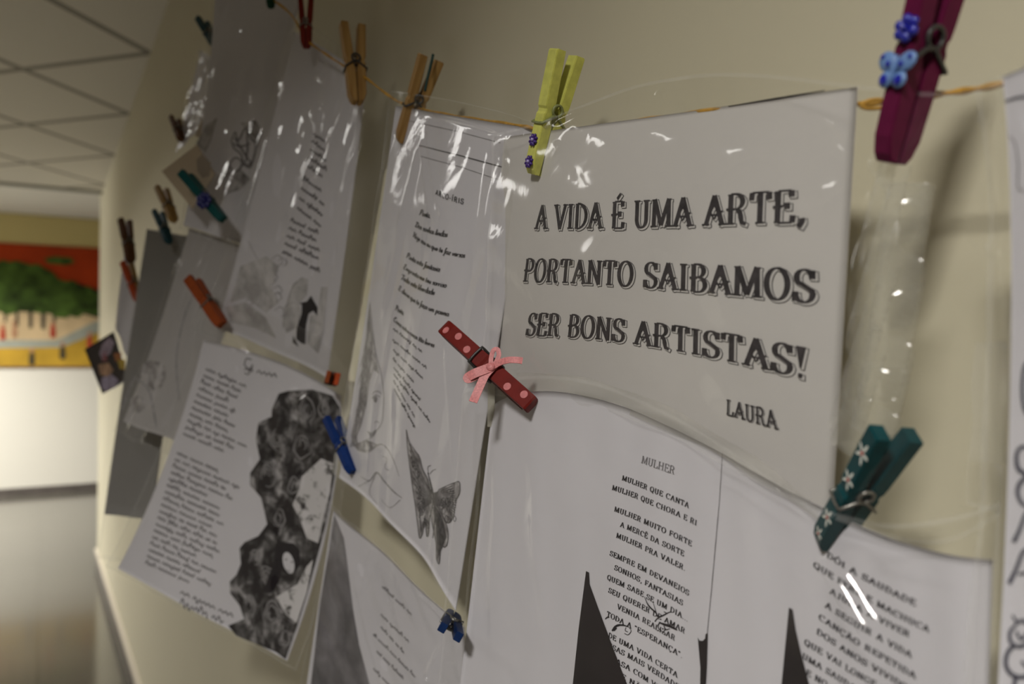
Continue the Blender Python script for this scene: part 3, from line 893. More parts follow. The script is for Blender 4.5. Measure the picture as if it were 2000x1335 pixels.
Fs = Sheet([[(980, 266, .545), (1180, 199, .452), (1400, 150, .377), (1690, 172, .302), (1958, 160, .262)], [(953, 768, .556), (1130, 785, .472), (1330, 850, .398), (1640, 1003, .312), (1925, 985, .266)]], bulge=.004, ripple=((.0005, 2.3, .3, 2.4), (.0003, 4.1, -.6, 1.0)))
film_mesh(Fs, d, 'front_film', off=.0060, film=FLAT, creases=[((1105, 282), (1112, 300), 1.0, 1.2), ((1745, 250), (1735, 330), 1.6, 2.5), ((1860, 190), (1835, 240), 1.6, 3), ((1762, 340), (1700, 700), 2.5, 3.0, -14), ((1800, 360), (1755, 900), 2, 3.5, -10), ((1720, 560), (1668, 860), 2.0, 2.0), ((1820, 250), (1700, 480), 1.6, 3),
    ((1090, 245), (1160, 215), 1.2, 1.6), ((1300, 195), (1310, 160), 1, 1.5), ((1640, 225), (1690, 300), 1.0, 2)], wrinkle=.0004, seed=4)

for rows in ([[(1748, 318, .2945), (1792, 322, .2865)], [(1716, 610, .302), (1746, 620, .296)], [(1664, 872, .314), (1690, 874, .3085)]], [[(1786, 360, .289), (1800, 360, .2865)], [(1752, 640, .296), (1764, 640, .2938)], [(1712, 850, .305), (1722, 850, .303)]]):
    sb = Sheet(rows, ripple=((.0006, 1.5, 3.3, .5),))
    mk('film_fold', sb.ev(*[q.ravel() for q in np.meshgrid(np.linspace(0, 1, 14), np.linspace(0, 1, 70))], np.full(980, .010)), gridfaces(14, 70), FOLD, d)

# ---- 2. the poem with the butterfly drawing
d = doc((860, 500, .65), 'page with the poem ARCO-ÍRIS, a face and a pencil butterfly')
S2 = Sheet([[(775, 207, .705), (905, 229, .600), (1045, 252, .522)], [(721, 585, .745), (842, 640, .625), (985, 600, .548)], [(664, 932, .785), (792, 1050, .672), (889, 1192, .606)]], ripple=((.0012, 2.2, .2, 1),))
pg = page_mesh(S2, d, PAPER)
z2 = lambda x, y: (680 + x / 3.338, 300 + y / 3.338)
ik = Ink()
caps_line(ik, S2, 'ARCO-ÍRIS', z2(570, 265), z2(757, 330), h=9.5, T=.20, t=.17, serif=0, track=.14)
for txt, a, b_ in (('Poeta,', (465, 398), (537, 418)), ('Dos sonhos lindos', (437, 475), (648, 542)), ('Hoje sou eu que te faz versos', (422, 540), (762, 677)), ('Pinta esta fantasia', (380, 675), (598, 768)),
                   ('Empresta-me teu sorriso', (360, 748), (640, 872)), ('Toda esta liberdade', (345, 815), (563, 920)), ('E deixe que te faça um poema.', (328, 887), (662, 1060)), ('Poeta,', (308, 1017), (364, 1052)),
                   ('Como estas rimas tão livres', (297, 1090), (562, 1262))):
    script_line(ik, S2, txt, z2(*a), z2(*b_), 11.0, w=.16)
for a, b_ in (((768, 643), (824, 688)), ((767, 664), (833, 720)), ((768, 684), (826, 740)), ((768, 702), (808, 747)), ((769, 718), (821, 783)), ((769, 731), (843, 829)), ((769, 744), (810, 815)), ((770, 760), (812, 838))):
    scribble(ik, S2, a, b_, 6.5, 1.5, rs)
draw(ik, S2, [(816, 283), (900, 304), (981, 326)], [1, 2.2, 2], smooth=False)
ik.build('lettering', mat('ink_poem', (.055, .052, .056), .6, .2, noise=(300, .4)), pg)
ik = Ink()
draw(ik, S2, [(822, 305), (900, 326), (975, 351)], .9, smooth=False)
draw(ik, S2, [(800, 236), (900, 258), (978, 279)], .9, smooth=False)
ik.build('ruled_line', INKG, pg)
# pencil face at the edge of the page
SHADE = halftone('pencil_shade', 90, .34, .66, ((.13, .12, .125), (.30, .285, .29), (.60, .58, .59)), .52)
fk = Ink(); fill(fk, S2, [(722, 592), (726, 640), (733, 690), (741, 730), (730, 722), (722, 745), (716, 790), (706, 830), (690, 868), (686, 850), (700, 790), (712, 700), (717, 640)], off=.00022, step=7); fill(fk, S2, [(690, 868), (716, 858), (740, 868), (720, 885), (700, 880)], off=.00022, step=7); fk.build('hair_shading', SHADE, pg)
fk = Ink()
draw(fk, S2, [(723, 590), (728, 640), (735, 690), (745, 730), (750, 770), (749, 800), (746, 825), (735, 842), (728, 853), (716, 858)], [.8, 1.2, 1.0, .8])
draw(fk, S2, [(727, 771), (733, 764), (742, 765), (746, 771)], [.8, 1.6, .8]); draw(fk, S2, [(726, 778), (734, 771), (743, 775)], [1, 1.8, 1])
fill(fk, S2, [(729, 776), (735, 772), (738, 778), (735, 786), (731, 784)], step=4)
draw(fk, S2, [(718, 842), (727, 845), (735, 838)], [1.2, 2.2, 1.4]); fill(fk, S2, [(719, 843), (728, 845), (734, 840), (730, 850), (724, 854)], step=4)
draw(fk, S2, [(732, 826), (736, 822), (741, 826)], 1.2)
for k in range(16):
    x = 709 + 2.5 * (k % 6); y = 640 + k * 9
    draw(fk, S2, [(722 - k * .4, 605 + k * 6), (719 + rs.uniform(-5, 12) - k, y + 20), (706 + rs.uniform(-4, 10) - k * .7, y + 75)], [.7, 1.6, .7])
for k in range(7):
    draw(fk, S2, [(712 - k * 2, 770 + k * 6), (706 - k * 2, 800 + k * 6), (692 + k, 845 + k * 3), (684 + 2 * k, 872)], [.7, 1.3, .7])
draw(fk, S2, [(700, 872), (718, 880), (733, 872), (746, 867), (760, 880), (772, 905), (780, 930)], [.8, 1.6, .8])
draw(fk, S2, [(705, 930), (722, 938), (736, 922), (750, 938), (765, 955), (776, 965), (786, 972)], [.8, 2.6, 2.8, 1]); draw(fk, S2, [(700, 950), (722, 938)], 1); draw(fk, S2, [(738, 985), (722, 960), (736, 922)], .8)
draw(fk, S2, [(745, 975), (760, 990), (772, 985), (782, 975)], .8); draw(fk, S2, [(748, 890), (756, 896), (752, 912), (760, 918)], .8)
fk.build('face_drawing', mat('pencil_soft', (.26, .25, .255), .8, .1, noise=(240, .45)), pg)
# the butterfly drawing
bk = Ink()
wing = [(858, 955), (873, 948), (888, 942), (897, 940), (899, 950), (898, 963), (891, 976), (886, 985), (888, 1000), (884, 1012), (878, 1020), (870, 1018), (864, 1005), (856, 990), (850, 972)]
lower = [(852, 985), (862, 1000), (872, 1022), (876, 1040), (874, 1062), (868, 1068), (862, 1060), (860, 1085), (858, 1100), (853, 1090), (852, 1060), (846, 1030), (842, 1000)]
left = [(794, 838), (800, 862), (812, 880), (820, 892), (826, 915), (836, 935), (842, 960), (846, 985), (840, 1010), (838, 1040), (834, 1045), (830, 1010), (826, 1040), (820, 1050), (817, 1030), (812, 990), (806, 950), (800, 905), (796, 870)]
sk = Ink()
for o_ in (wing, lower, left): fill(sk, S2, o_, off=.00022, step=7)
sk.build('wing_shading', SHADE, pg)
for o_ in (wing, lower, left): draw(bk, S2, o_ + [o_[0]], [1.2, 1.8, 1.2])
draw(bk, S2, [(836, 922), (842, 945), (848, 975), (850, 1010), (846, 1050)], [1.5, 3.5, 3.5, 1.5])
draw(bk, S2, [(838, 925), (836, 912), (842, 908)], .9); draw(bk, S2, [(840, 925), (846, 918), (852, 916)], .9)
for k in range(14):
    t = k / 13
    draw(bk, S2, [(848, 962 + 22 * t), (862 + 10 * t, 958 + 34 * t), (884 + 8 * math.sin(3 * t), 948 + 62 * t)], [1.6, .9, 1.7])
    draw(bk, S2, [(848, 985 + 10 * t), (852 + 12 * (1 - t), 1010 + 14 * t), (856 + 16 * (1 - t), 1050 + 40 * t)], [1.6, .9, 1.8])
    draw(bk, S2, [(844, 960 + 20 * t), (826 - 4 * t, 930 + 70 * t), (800 + 24 * t, 866 + 172 * t)], [2.0, 1.1, 2.2])
for k in range(26):
    x, y = rs.uniform(862, 890), rs.uniform(950, 1010); q = rs.uniform(2, 4)
    draw(bk, S2, [(x, y), (x + q, y + 2 * q), (x, y + 4 * q), (x - q, y + 2 * q), (x, y)], 1.0)
    t = rs.uniform(.15, 1); x, y = 800 + 30 * t + rs.uniform(-4, 9), 860 + 165 * t
    draw(bk, S2, [(x, y), (x + 2, y + 2 * q), (x, y + 4 * q), (x - 2, y + 2 * q), (x, y)], 1.1)
bk.build('butterfly_drawing', mat('pencil_dark', (.085, .08, .082), .8, .1, noise=(260, .5)), pg)
film_mesh(S2, d, 'front_film', off=.0012, m=(.05, .01, .035, .0), creases=[((824, 284), (776, 480), 3.6, 1.5), ((828, 270), (851, 440), 3.6, 1.8, -2), ((838, 240), (866, 430), 3.6, 1.8, -2), ((770, 258), (756, 306), 3, 1.6), ((832, 222), (990, 262), 3.2, 2.0, 6), ((826, 286), (745, 640), 2.4, 1.8),
    ((757, 1068), (868, 1188), 1.5, 1.3), ((872, 650), (895, 960), 1.2, 1.3), ((905, 660), (925, 800), 1, 1.3), ((884, 1130), (880, 1185), 1.8, 1.5), ((800, 500), (735, 800), 1.0, 1.5), ((745, 700), (720, 980), 1.2, 1.6)], wrinkle=.0004, seed=2, step=.0010, film=FLAT)
sb = Sheet([[(753, 330, .742), (766, 330, .735)], [(680, 744, .800), (697, 744, .790)]])
mk('binding_strip', sb.ev(*[q.ravel() for q in np.meshgrid(np.linspace(0, 1, 6), np.linspace(0, 1, 20))]), gridfaces(6, 20), mat('strip_cream', (.66, .62, .46), .6, .3), d)

# ---- 3. the page MULHER with two columns
d = doc((1300, 1100, .41), 'wide page with the poem MULHER, black shapes and drawn eyes')
S3 = Sheet([[(967, 792, .545), (1150, 775, .452), (1400, 878, .375), (1660, 1018, .3085), (1938, 1092, .262)], [(865, 1560, .58), (1090, 1650, .480), (1320, 1760, .395), (1600, 2000, .322), (1905, 2350, .268)]], ripple=((.0015, 1.6, .5, 2.0), (.0004, 5.1, .8, 1.0), (.00018, 11, -1.2, .4)))
pg = page_mesh(S3, d, PAPER, nu=90)
z3 = lambda q: (900 + q[0] / 2.5917, 820 + q[1] / 2.5917)
z4 = lambda q: (1480 + q[0] / 2.4057, 780 + q[1] / 2.4057)
ik = Ink(); tk = Ink()
caps_line(tk, S3, 'MULHER', z3((915, 215)), z3((1085, 276)), h=14, T=.15, t=.05)
for txt, a, b_ in (('MULHER QUE CANTA', (817, 303), (1158, 447)), ('MULHER QUE CHORA E RI', (767, 352), (1198, 535)), ('MULHER MUITO FORTE', (778, 460), (1172, 640)), ('A MERCÊ DA SORTE', (808, 538), (1133, 690)),
                   ('MULHER PRA VALER.', (788, 593), (1140, 765)), ('SEMPRE EM DEVANEIOS', (755, 683), (1158, 890)), ('SONHOS, FANTASIAS', (778, 755), (1127, 940)), ('QUEM SABE SE UM DIA...', (742, 805), (1153, 1022)),
                   ('SEU QUERER DE AMAR', (748, 870), (1138, 1083)), ('VENHA REALIZAR', (793, 953), (1088, 1118)), ('TODA A "ESPERANÇA".', (740, 990), (1125, 1207)), ('DE UMA VIDA CERTA', (748, 1097), (1100, 1305)),
                   ('COISAS MAIS VERDADEIRAS', (715, 1128), (1190, 1425)), ('CASA COM VOCÊ', (765, 1215), (1060, 1405)), ('SE NÃO', (790, 1290), (940, 1385))):
    caps_line(ik, S3, txt, z3(a), z3(b_), h=9.6, T=.205, t=.06, track=.09, serif=.17)
for txt, a, b_ in (('DÓI A SAUDADE', (325, 738), (747, 970)), ('QUE FERE E MACHUCA', (262, 785), (810, 1095)), ('AJUDA A VIVER', (340, 908), (718, 1118)), ('A SEGUIR A VIDA', (318, 973), (728, 1215)), ('CANÇÃO REPETIDA', (287, 1030), (747, 1314)),
                   ('DOS ANOS VIVIDOS', (277, 1098), (735, 1385)), ('QUE VAI LONGE', (220, 1148), (560, 1352)), ('UMA SAUDADE', (210, 1213), (520, 1405)), ('E NO', (228, 1290), (330, 1355))):
    caps_line(ik, S3, txt, z4(a), z4(b_), h=11.2, T=.205, t=.06, track=.09, serif=.17)
ik.build('lettering', INK, pg); tk.build('title_lettering', INKG, pg)
BLK = mat('ink_solid_black', (.018, .013, .014), .55, .3, noise=(40, .3))
for k, poly in enumerate((
    [z3(q) for q in ((637, 763), (652, 770), (655, 828), (690, 925), (740, 1060), (800, 1220), (845, 1335), (905, 1480), (530, 1480), (570, 1335), (600, 1050))],
    [z3(q) for q in ((1203, 1098), (1212, 1114), (1228, 1116), (1240, 1104), (1243, 1080), (1254, 1078), (1249, 1250), (1240, 1400), (1214, 1400), (1216, 1250))],
    [z4(q) for q in ((150, 975), (168, 985), (182, 1080), (205, 1180), (245, 1335), (290, 1480), (95, 1480), (115, 1335))])):
    bk = Ink(); fill(bk, S3, poly, off=.00045, step=6 if k == 1 else 9); bk.build('black_shape', BLK, pg)
gk = Ink()
draw(gk, S3, [z3((1327, 165)), z3((1312, 400)), z3((1272, 850)), z3((1249, 1085))], [1.2, 1.8, 1.5], smooth=False)
gk.build('border_line', INKG, pg)
ek = Ink()
E = lambda pts, w: draw(ek, S3, [z3(q) for q in pts], w)
E([(768, 1066), (782, 1046), (803, 1036), (830, 1038), (852, 1046)], [3, 4.2, 3.2, 1.2]); E([(775, 1064), (790, 1050)], 3.4); E([(852, 1046), (864, 1066), (848, 1085), (830, 1078)], [1, 1.4, 1]); E([(838, 1048), (834, 1064), (848, 1070)], 1.2)
E([(733, 1006), (742, 998), (754, 996)], [1.5, 2.6, 2])
E([(1005, 1022), (1030, 1032), (1060, 1042), (1098, 1062)], [1.4, 4.6, 4.8, 2]); E([(1012, 1020), (1000, 1040), (1010, 1060), (1040, 1078)], [2.4, 2, 1]); E([(1030, 1040), (1040, 1058), (1060, 1055)], [2, 2.4, 1])
E([(932, 893), (948, 930), (966, 952), (990, 974), (998, 994)], [1.2, 2.6, 3.0, 2.4]); E([(975, 918), (984, 950), (996, 986)], [.8, 1.4, 1.6]); E([(984, 1018), (1000, 1000), (1030, 985), (1055, 972), (1070, 970)], [2, 2.8, 1.2]); E([(1030, 968), (1042, 974)], 1.6)
ek.build('eye_drawing', INK, pg)
FM = Sheet([[(922, 764, .556), (1160, 742, .452), (1400, 848, .373), (1630, 985, .308), (1956, 972, .258)], [(845, 1560, .58), (1085, 1650, .478), (1320, 1760, .393), (1600, 2000, .319), (1930, 2350, .262)]], ripple=((.0012, 2.4, .6, 2.0),))
film_mesh(FM, d, 'front_film', off=.0065, film=FLAT, creases=[((1645, 1074), (1760, 1254), 5.0, 2.3, -3), ((1630, 1080), (1742, 1250), 3.8, 2.0, -5), ((1455, 860), (1478, 900), 1.4, 1.5), ((1380, 885), (1590, 1000), 2.0, 2.5, 6), ((1690, 1015), (1960, 1010), 3.2, 4.5, -6), ((1720, 1035), (1920, 1090), 2.5, 3, 4),
    ((1860, 975), (1925, 985), 2, 2.5), ((965, 860), (915, 1300), 2.4, 2.5, 8), ((1045, 830), (1090, 1330), 1.8, 4.0, 5), ((990, 840), (975, 1320), 2.0, 3.0)], wrinkle=.0006, seed=9)
sb = Sheet([[(953, 742, .545), (967, 742, .538)], [(952, 833, .548), (966, 833, .541)]])
mk('binding_strip', sb.ev(*[q.ravel() for q in np.meshgrid(np.linspace(0, 1, 4), np.linspace(0, 1, 8))]), gridfaces(4, 8), mat('strip_beige', (.42, .40, .34), .6, .3), d)
TB = Sheet([[(1015, 728, .512), (1200, 752, .436), (1400, 843, .370), (1600, 985, .317)], [(1010, 768, .515), (1200, 800, .439), (1400, 885, .373), (1600, 1018, .319)]], ripple=((.0012, 3.3, .5, 1.0),))
mk('top_band', TB.ev(*[q.ravel() for q in np.meshgrid(np.linspace(0, 1, 90), np.linspace(0, 1, 12))], np.full(1080, .001)), gridfaces(90, 12), STRIP, d)

# ---- 4. the letter page
d = doc((450, 960, .98), 'letter page of slanting handwriting with dark flowers printed down one side')
S4 = Sheet([[(398, 664, .985), (540, 705, .915), (668, 772, .860)], [(330, 890, 1.0), (478, 965, .93), (640, 1020, .865)], [(228, 1110, 1.015), (385, 1195, .95), (560, 1290, .88)]], ripple=((.0015, 1.3, .6, 0.3),))
pg = page_mesh(S4, d, PAPER)
hk = Ink()
scribble(hk, S4, (478, 722), (545, 738), 13, 2.4, rs); draw(hk, S4, [(492, 702), (482, 700), (478, 712), (488, 720), (494, 712), (486, 730), (478, 728)], 2.2)
y = 0
for k in range(31):
    t = k / 30
    if k in (11, 12): continue
    x0, y0 = 402 - 118 * t - 22 * t * (1 - t), 722 + 378 * t
    L = rs.uniform(62, 100) if k < 11 else rs.uniform(72, 132)
    if k in (8, 19, 24): L += 25
    scribble(hk, S4, (x0, y0), (x0 + L, y0 + L * .44), 8.5, 2.1, rs)
scribble(hk, S4, (352, 1158), (455, 1205), 12, 2.4, rs); scribble(hk, S4, (352, 1178), (452, 1225), 13, 2.4, rs)
hk.build('handwriting', mat('ink_letter', (.15, .14, .15), .7, .2, noise=(120, .3)), pg)
pk = Ink()
fill(pk, S4, [(562, 763), (545, 768), (531, 799), (531, 813), (505, 825), (500, 858), (508, 896), (489, 923), (489, 947), (510, 971), (517, 999), (522, 1023), (505, 1046), (478, 1058), (468, 1070), (471, 1100), (462, 1122), (449, 1135), (450, 1158), (468, 1181), (477, 1208), (446, 1221), (462, 1241), (540, 1273), (558, 1287),
    (580, 1225), (600, 1160), (622, 1080), (640, 1010), (655, 920), (666, 830), (664, 795), (650, 772), (610, 760)], step=10)
fp = pk; pk = Ink()
for cx, cy, q in ((600, 800, 24), (542, 858, 20), (592, 868, 26), (522, 925, 26), (575, 950, 18), (500, 1095, 20), (522, 1130, 24), (486, 1180, 20), (532, 1200, 26), (556, 1245, 16), (634, 795, 18), (545, 1010, 18)):
    for f_ in (1, .68, .38):
        a0 = rs.uniform(0, 6); pts = [(cx + q * f_ * (.62 + .1 * math.sin(3 * a)) * math.cos(a), cy + q * f_ * (1 + .12 * math.sin(4 * a + a0)) * math.sin(a)) for a in np.linspace(a0, a0 + rs.uniform(3, 5), 9)]
        draw(pk, S4, pts, [1.2, 3.6, 1.4], .00045)
build_layers('flower_print', [fp, pk], [HT, mat('print_petal_grey', (.23, .22, .225), .6, .2)], pg)
pk = Ink()
fill(pk, S4, [(590, 930), (628, 895), (652, 905), (645, 960), (632, 1010), (622, 1060), (600, 1050), (585, 1010), (572, 985), (585, 955)], off=.0005)
fill(pk, S4, [(582, 1140), (600, 1105), (612, 1092), (600, 1155), (580, 1215), (560, 1200), (540, 1165)], off=.0005)
pk.build('pale_print', halftone('print_white_spots', 70, .36, .46, ((.05, .045, .045), (.35, .34, .34), (.60, .58, .59)), .41), pg)
pk = Ink(); fill(pk, S4, [(540, 1064), (552, 1058), (574, 1060), (586, 1073), (588, 1098), (578, 1118), (562, 1098), (552, 1110), (546, 1135), (530, 1158), (515, 1156), (524, 1128), (536, 1098)], off=.0008, step=6)
pk.build('hair_print', INK, pg)
pk = Ink(); fill(pk, S4, [(565 + 11 * math.cos(a) + 4 * math.sin(a), 1098 + 21 * math.sin(a)) for a in np.linspace(0, 6.0, 16)], off=.0011, step=6)
pk.build('face_print', PAPER, pg)
pk = Ink(); draw(pk, S4, [(558, 1092), (563, 1091)], 2.2, .0014); draw(pk, S4, [(570, 1096), (575, 1097)], 2.2, .0014); draw(pk, S4, [(560, 1112), (565, 1114), (569, 1113)], 1.4, .0014)
pk.build('face_lines', INKG, pg)
film_mesh(S4, d, 'front_film', off=.0015, m=(.06, .06, .15, .012), creases=[((438, 630), (462, 700), 4.5, 2.2, -2), ((466, 638), (491, 708), 4.5, 2.2, -2), ((450, 640), (560, 745), 2.5, 2.4), ((560, 766), (640, 742), 3.0, 2.4, -4), ((580, 790), (622, 756), 2, 2), ((655, 960), (575, 1285), 3, 3.0, -18), ((655, 800), (650, 1000), 2, 2.5),
    ((375, 760), (270, 1090), 2, 2.5)], wrinkle=.0008, seed=7, step=.0011)

# ---- 5. the page with the dancing woman
d = doc((600, 400, .88), 'page of slanted text with a drawn dancing woman in black')
S5 = Sheet([[(577, 62, .900), (650, 105, .850), (712, 138, .790)], [(505, 350, .925), (600, 380, .868), (690, 372, .812)], [(424, 640, .990), (545, 690, .930), (641, 738, .890)]], ripple=((.0015, 1.7, .3, 1.0),))
pg = page_mesh(S5, d, PAPER)
ik = Ink()
for i in range(5): scribble(ik, S5, (612 - 3 * i, 262 + 16 * i), (642 - i, 284 + 17 * i), 9, 2.6, rs)
for i in range(4): scribble(ik, S5, (592 - 4 * i, 350 + 19 * i), (636 - 3 * i, 381 + 21 * i), 9, 2.6, rs)
for i in range(5): scribble(ik, S5, (568 - 4 * i, 432 + 15 * i), (628 - i * 1, 460 + 16 * i + (8 if i > 3 else 0)), 9, 2.8, rs)
ik.build('lettering', mat('ink_slanted', (.14, .13, .14), .7, .2), pg)
wk = Ink()
fill(wk, S5, [(608, 577), (615, 590), (621, 600), (620, 616), (612, 606), (603, 612), (598, 635), (597, 672), (588, 669), (579, 661), (580, 640), (590, 612), (590, 594), (584, 592), (600, 588)], step=6, off=.0005)
fill(wk, S5, [(573, 655), (578, 664), (584, 677), (572, 668)], step=4, off=.0005)
wk.build('woman_drawing', INK, pg)
wk = Ink()
fill(wk, S5, [(590, 540), (602, 545), (600, 575), (584, 592), (590, 612), (578, 640), (560, 650), (552, 630), (560, 590), (572, 555)], step=8)
fill(wk, S5, [(606, 615), (620, 612), (628, 560), (640, 560), (632, 650), (622, 690), (600, 670)], step=8)
fill(wk, S5, [(470, 520), (520, 500), (545, 520), (530, 560), (545, 590), (520, 610), (480, 580), (450, 590)], step=9)
fill(wk, S5, [(440, 600), (480, 590), (520, 620), (540, 660), (500, 640), (450, 628)], step=9)
wk.build('rose_print', HTL, pg)
rk = Ink()
for k in range(14):
    x, y = rs.uniform(465, 545), rs.uniform(505, 640); q = rs.uniform(6, 16)
    draw(rk, S5, [(x, y), (x + q, y - q * .6), (x + 1.7 * q, y + q * .4), (x + q, y + q)], [1, 2.4, 1])
draw(rk, S5, [(485, 470), (500, 500), (515, 520), (545, 530)], 1.2); draw(rk, S5, [(553, 640), (556, 600), (575, 590)], 1.6); draw(rk, S5, [(560, 600), (572, 560), (590, 545), (600, 560)], 1.6)
rk.build('rose_drawing', INKL, pg)
film_mesh(S5, d, 'front_film', off=.0015, m=(.09, .05, .05, .03), creases=[((606, 92), (606, 108), 2, 1.6), ((612, 118), (615, 124), 2, 1.6), ((618, 140), (632, 162), 2.6, 2.2), ((640, 138), (628, 160), 2.6, 2.2), ((565, 90), (560, 190), 2.5, 3), ((552, 190), (470, 470), 2, 2.5), ((612, 190), (625, 330), 2, 2.5), ((710, 180), (705, 260), 2, 2),
    ((690, 250), (650, 640), 1.5, 2.5)], wrinkle=.0010, seed=12)

# ---- 6. the flower page and the rose page behind it
d = doc((470, 250, .99), 'dark flower page hanging beside the page with the dancing woman')
S6 = Sheet([[(425, -80, 1.0), (592, -30, .945)], [(402, 210, 1.02), (540, 215, .955)], [(360, 440, 1.045), (474, 478, .985)]], ripple=((.002, 1.4, .3, .3),))
pg = page_mesh(S6, d, PAPER)
fk = Ink()
for q in ([(452, 275), (460, 258), (466, 275), (480, 250), (490, 270), (500, 285), (490, 325), (478, 320), (470, 300), (458, 290), (452, 275)], [(450, 318), (460, 308), (472, 315), (470, 328), (458, 335), (450, 325), (450, 318)], [(458, 268), (478, 300), (492, 320)], [(482, 255), (484, 290), (480, 318)], [(455, 280), (470, 286), (490, 280)],
          [(448, 325), (446, 340), (440, 350)], [(472, 322), (486, 322), (494, 312)]): draw(fk, S6, q, [2.4, 4.4, 2.4])
fk.build('flower_drawing', INKG, pg)
for poly in ([(470, 240), (500, 235), (512, 255), (505, 290), (490, 262)], [(430, 340), (470, 330), (490, 350), (470, 370), (440, 380)], [(384, 280), (402, 245), (425, 230), (412, 275), (400, 300)]):
    fk = Ink(); fill(fk, S6, poly); fk.build('leaf_print', HT2, pg)
film_mesh(S6, d, 'front_film', off=.002, m=(.04, .04, .02, .02), creases=[((480, 0), (478, 75), 3, 3), ((545, 10), (470, 420), 2, 3), ((415, 280), (408, 350), 2.5, 3)], wrinkle=.0010, seed=3, step=.003)
d = doc((320, 700, 1.08), 'grey rose page in a cloudy sleeve beside the letter page')
S7 = Sheet([[(372, 446, 1.055), (475, 480, 1.0)], [(308, 640, 1.085), (432, 660, 1.03)], [(238, 822, 1.115), (345, 862, 1.06)]], ripple=((.002, 1.2, .5, 2),))
pg = page_mesh(S7, d, paper_mat('paper_dull', (.52, .50, .50)))
fk = Ink()
fill(fk, S7, [(278, 712), (292, 703), (308, 706), (322, 712), (324, 735), (316, 755), (300, 762), (284, 748), (274, 730)]); fill(fk, S7, [(256, 778), (268, 772), (282, 778), (284, 795), (272, 806), (258, 802), (252, 790)])
fk.build('rose_print', HT2, pg)
fk = Ink(); draw(fk, S7, [(262, 735), (290, 760), (300, 800), (306, 835)], 3); draw(fk, S7, [(238, 800), (262, 735)], 2); draw(fk, S7, [(385, 560), (360, 620), (345, 700), (350, 780)], 3)
draw(fk, S7, [(375, 452), (420, 462), (462, 477)], 2.0)
fk.build('stem_drawing', INKL, pg)
film_mesh(S7, d, 'front_film', off=.002, m=(.05, .04, .02, .06), creases=[((366, 500), (340, 540), 3.5, 2.8), ((358, 430), (330, 480), 3, 3), ((320, 570), (285, 650), 2.5, 3), ((400, 620), (380, 640), 2.5, 2.5), ((420, 580), (425, 550), 2.5, 2), ((275, 850), (300, 860), 2.5, 3)], wrinkle=.0014, seed=21, step=.0017)

# ---- 7. the lower page under the butterfly page
d = doc((780, 1200, .75), 'lower page with a dark picture, under the pointed butterfly page')
S8 = Sheet([[(652, 996, .835), (752, 1085, .745), (905, 1225, .625)], [(600, 1350, .86), (760, 1400, .745), (905, 1480, .632)]], ripple=((.0018, 1.5, .2, .4),))
pg = page_mesh(S8, d, PAPER)
ik = Ink(); z5 = lambda x, y: (640 + x / 3.759, 980 + y / 3.759)
for a, b_ in (((400, 625), (615, 830)), ((390, 830), (595, 1030)), ((390, 920), (560, 1110)), ((335, 975), (645, 1290)), ((360, 1100), (580, 1325)), ((335, 1225), (470, 1365))):
    scribble(ik, S8, z5(*a), z5(*b_), 7, 1.6, rs)
ik.build('lettering', INKG, pg)
ik = Ink(); fill(ik, S8, [(653, 1004), (672, 1050), (680, 1110), (690, 1190), (702, 1260), (722, 1335), (730, 1375), (606, 1350), (625, 1180), (645, 1060)])
ik.build('dark_print', HTD, pg)
film_mesh(S8, d, 'front_film', off=.0015, m=(.03, .04, .03, .0), creases=[((822, 1158), (878, 1206), 2.5, 1.8), ((705, 1165), (735, 1060), 2, 2.5), ((690, 1100), (745, 1335), 1.5, 2), ((872, 1250), (830, 1335), 2, 3), ((893, 1250), (905, 1335), 2, 3)], wrinkle=.0008, seed=31)

# ---- 8. the page cut by the picture's edge, hollow lettering
d = doc((1990, 700, .255), 'page with hollow black bubble lettering, cut off by the edge of the picture')
S9 = Sheet([[(1958, 150, .246), (2110, 90, .226), (2260, 40, .210)], [(1975, 660, .247), (2120, 660, .227), (2280, 680, .212)], [(1944, 1420, .250), (2130, 1500, .230), (2300, 1560, .214)]])
pg = page_mesh(S9, d, PAPER)
for q, w in (([(2022, 880), (1998, 872), (1987, 888), (1990, 915), (2006, 928), (1992, 945), (1989, 965), (2000, 985), (2022, 990)], [4, 6, 6, 4]), ([(2018, 700), (2003, 715), (1998, 760), (2003, 800), (2018, 812)], 5), ([(1981, 1058), (1992, 1035), (2006, 1000), (2016, 1010)], [6, 5, 4]),
             ([(1972, 1139), (1985, 1112), (2000, 1076), (2014, 1080), (2022, 1130)], [6, 5, 4]), ([(1990, 1120), (2010, 1118)], 4), ([(1978, 1200), (1986, 1216), (1974, 1232), (1975, 1252), (1992, 1262), (2012, 1250), (2016, 1228), (2002, 1212), (1988, 1214)], [3, 5, 6, 5]), ([(1985, 1232), (1996, 1248), (2006, 1236)], 4),
             ([(1982, 1258), (1968, 1276), (1966, 1300), (1980, 1318), (2004, 1320), (2020, 1300)], 6), ([(1984, 1320), (1982, 1360), (2000, 1380)], 6), ([(1996, 1290), (2006, 1300), (2012, 1288)], 4)):
    bk = Ink(); draw(bk, S9, q, [1.45 * a for a in w] if isinstance(w, list) else 1.45 * w); bk.build('bubble_letter', INKB, pg)
bk = Ink(); draw(bk, S9, [(1964, 198), (1990, 190), (2030, 186)], [3, 4.5, 4])
bk.build('top_line', INKB, pg)
bk = Ink(); draw(bk, S9, [(1972, 264), (1984, 280), (1990, 320), (1990, 365), (2000, 372)], [1.2, 2.6, 2]); bk.build('border_line', INKG, pg)
film_mesh(S9, d, 'front_film', off=.0015, m=(.16, 0, .0, .0), creases=[((1918, 228), (1930, 232), 2.0, 1.6), ((1948, 250), (1968, 240), 2, 1.6), ((1935, 470), (1945, 500), 1.5, 1.5)], wrinkle=.0007, seed=41)

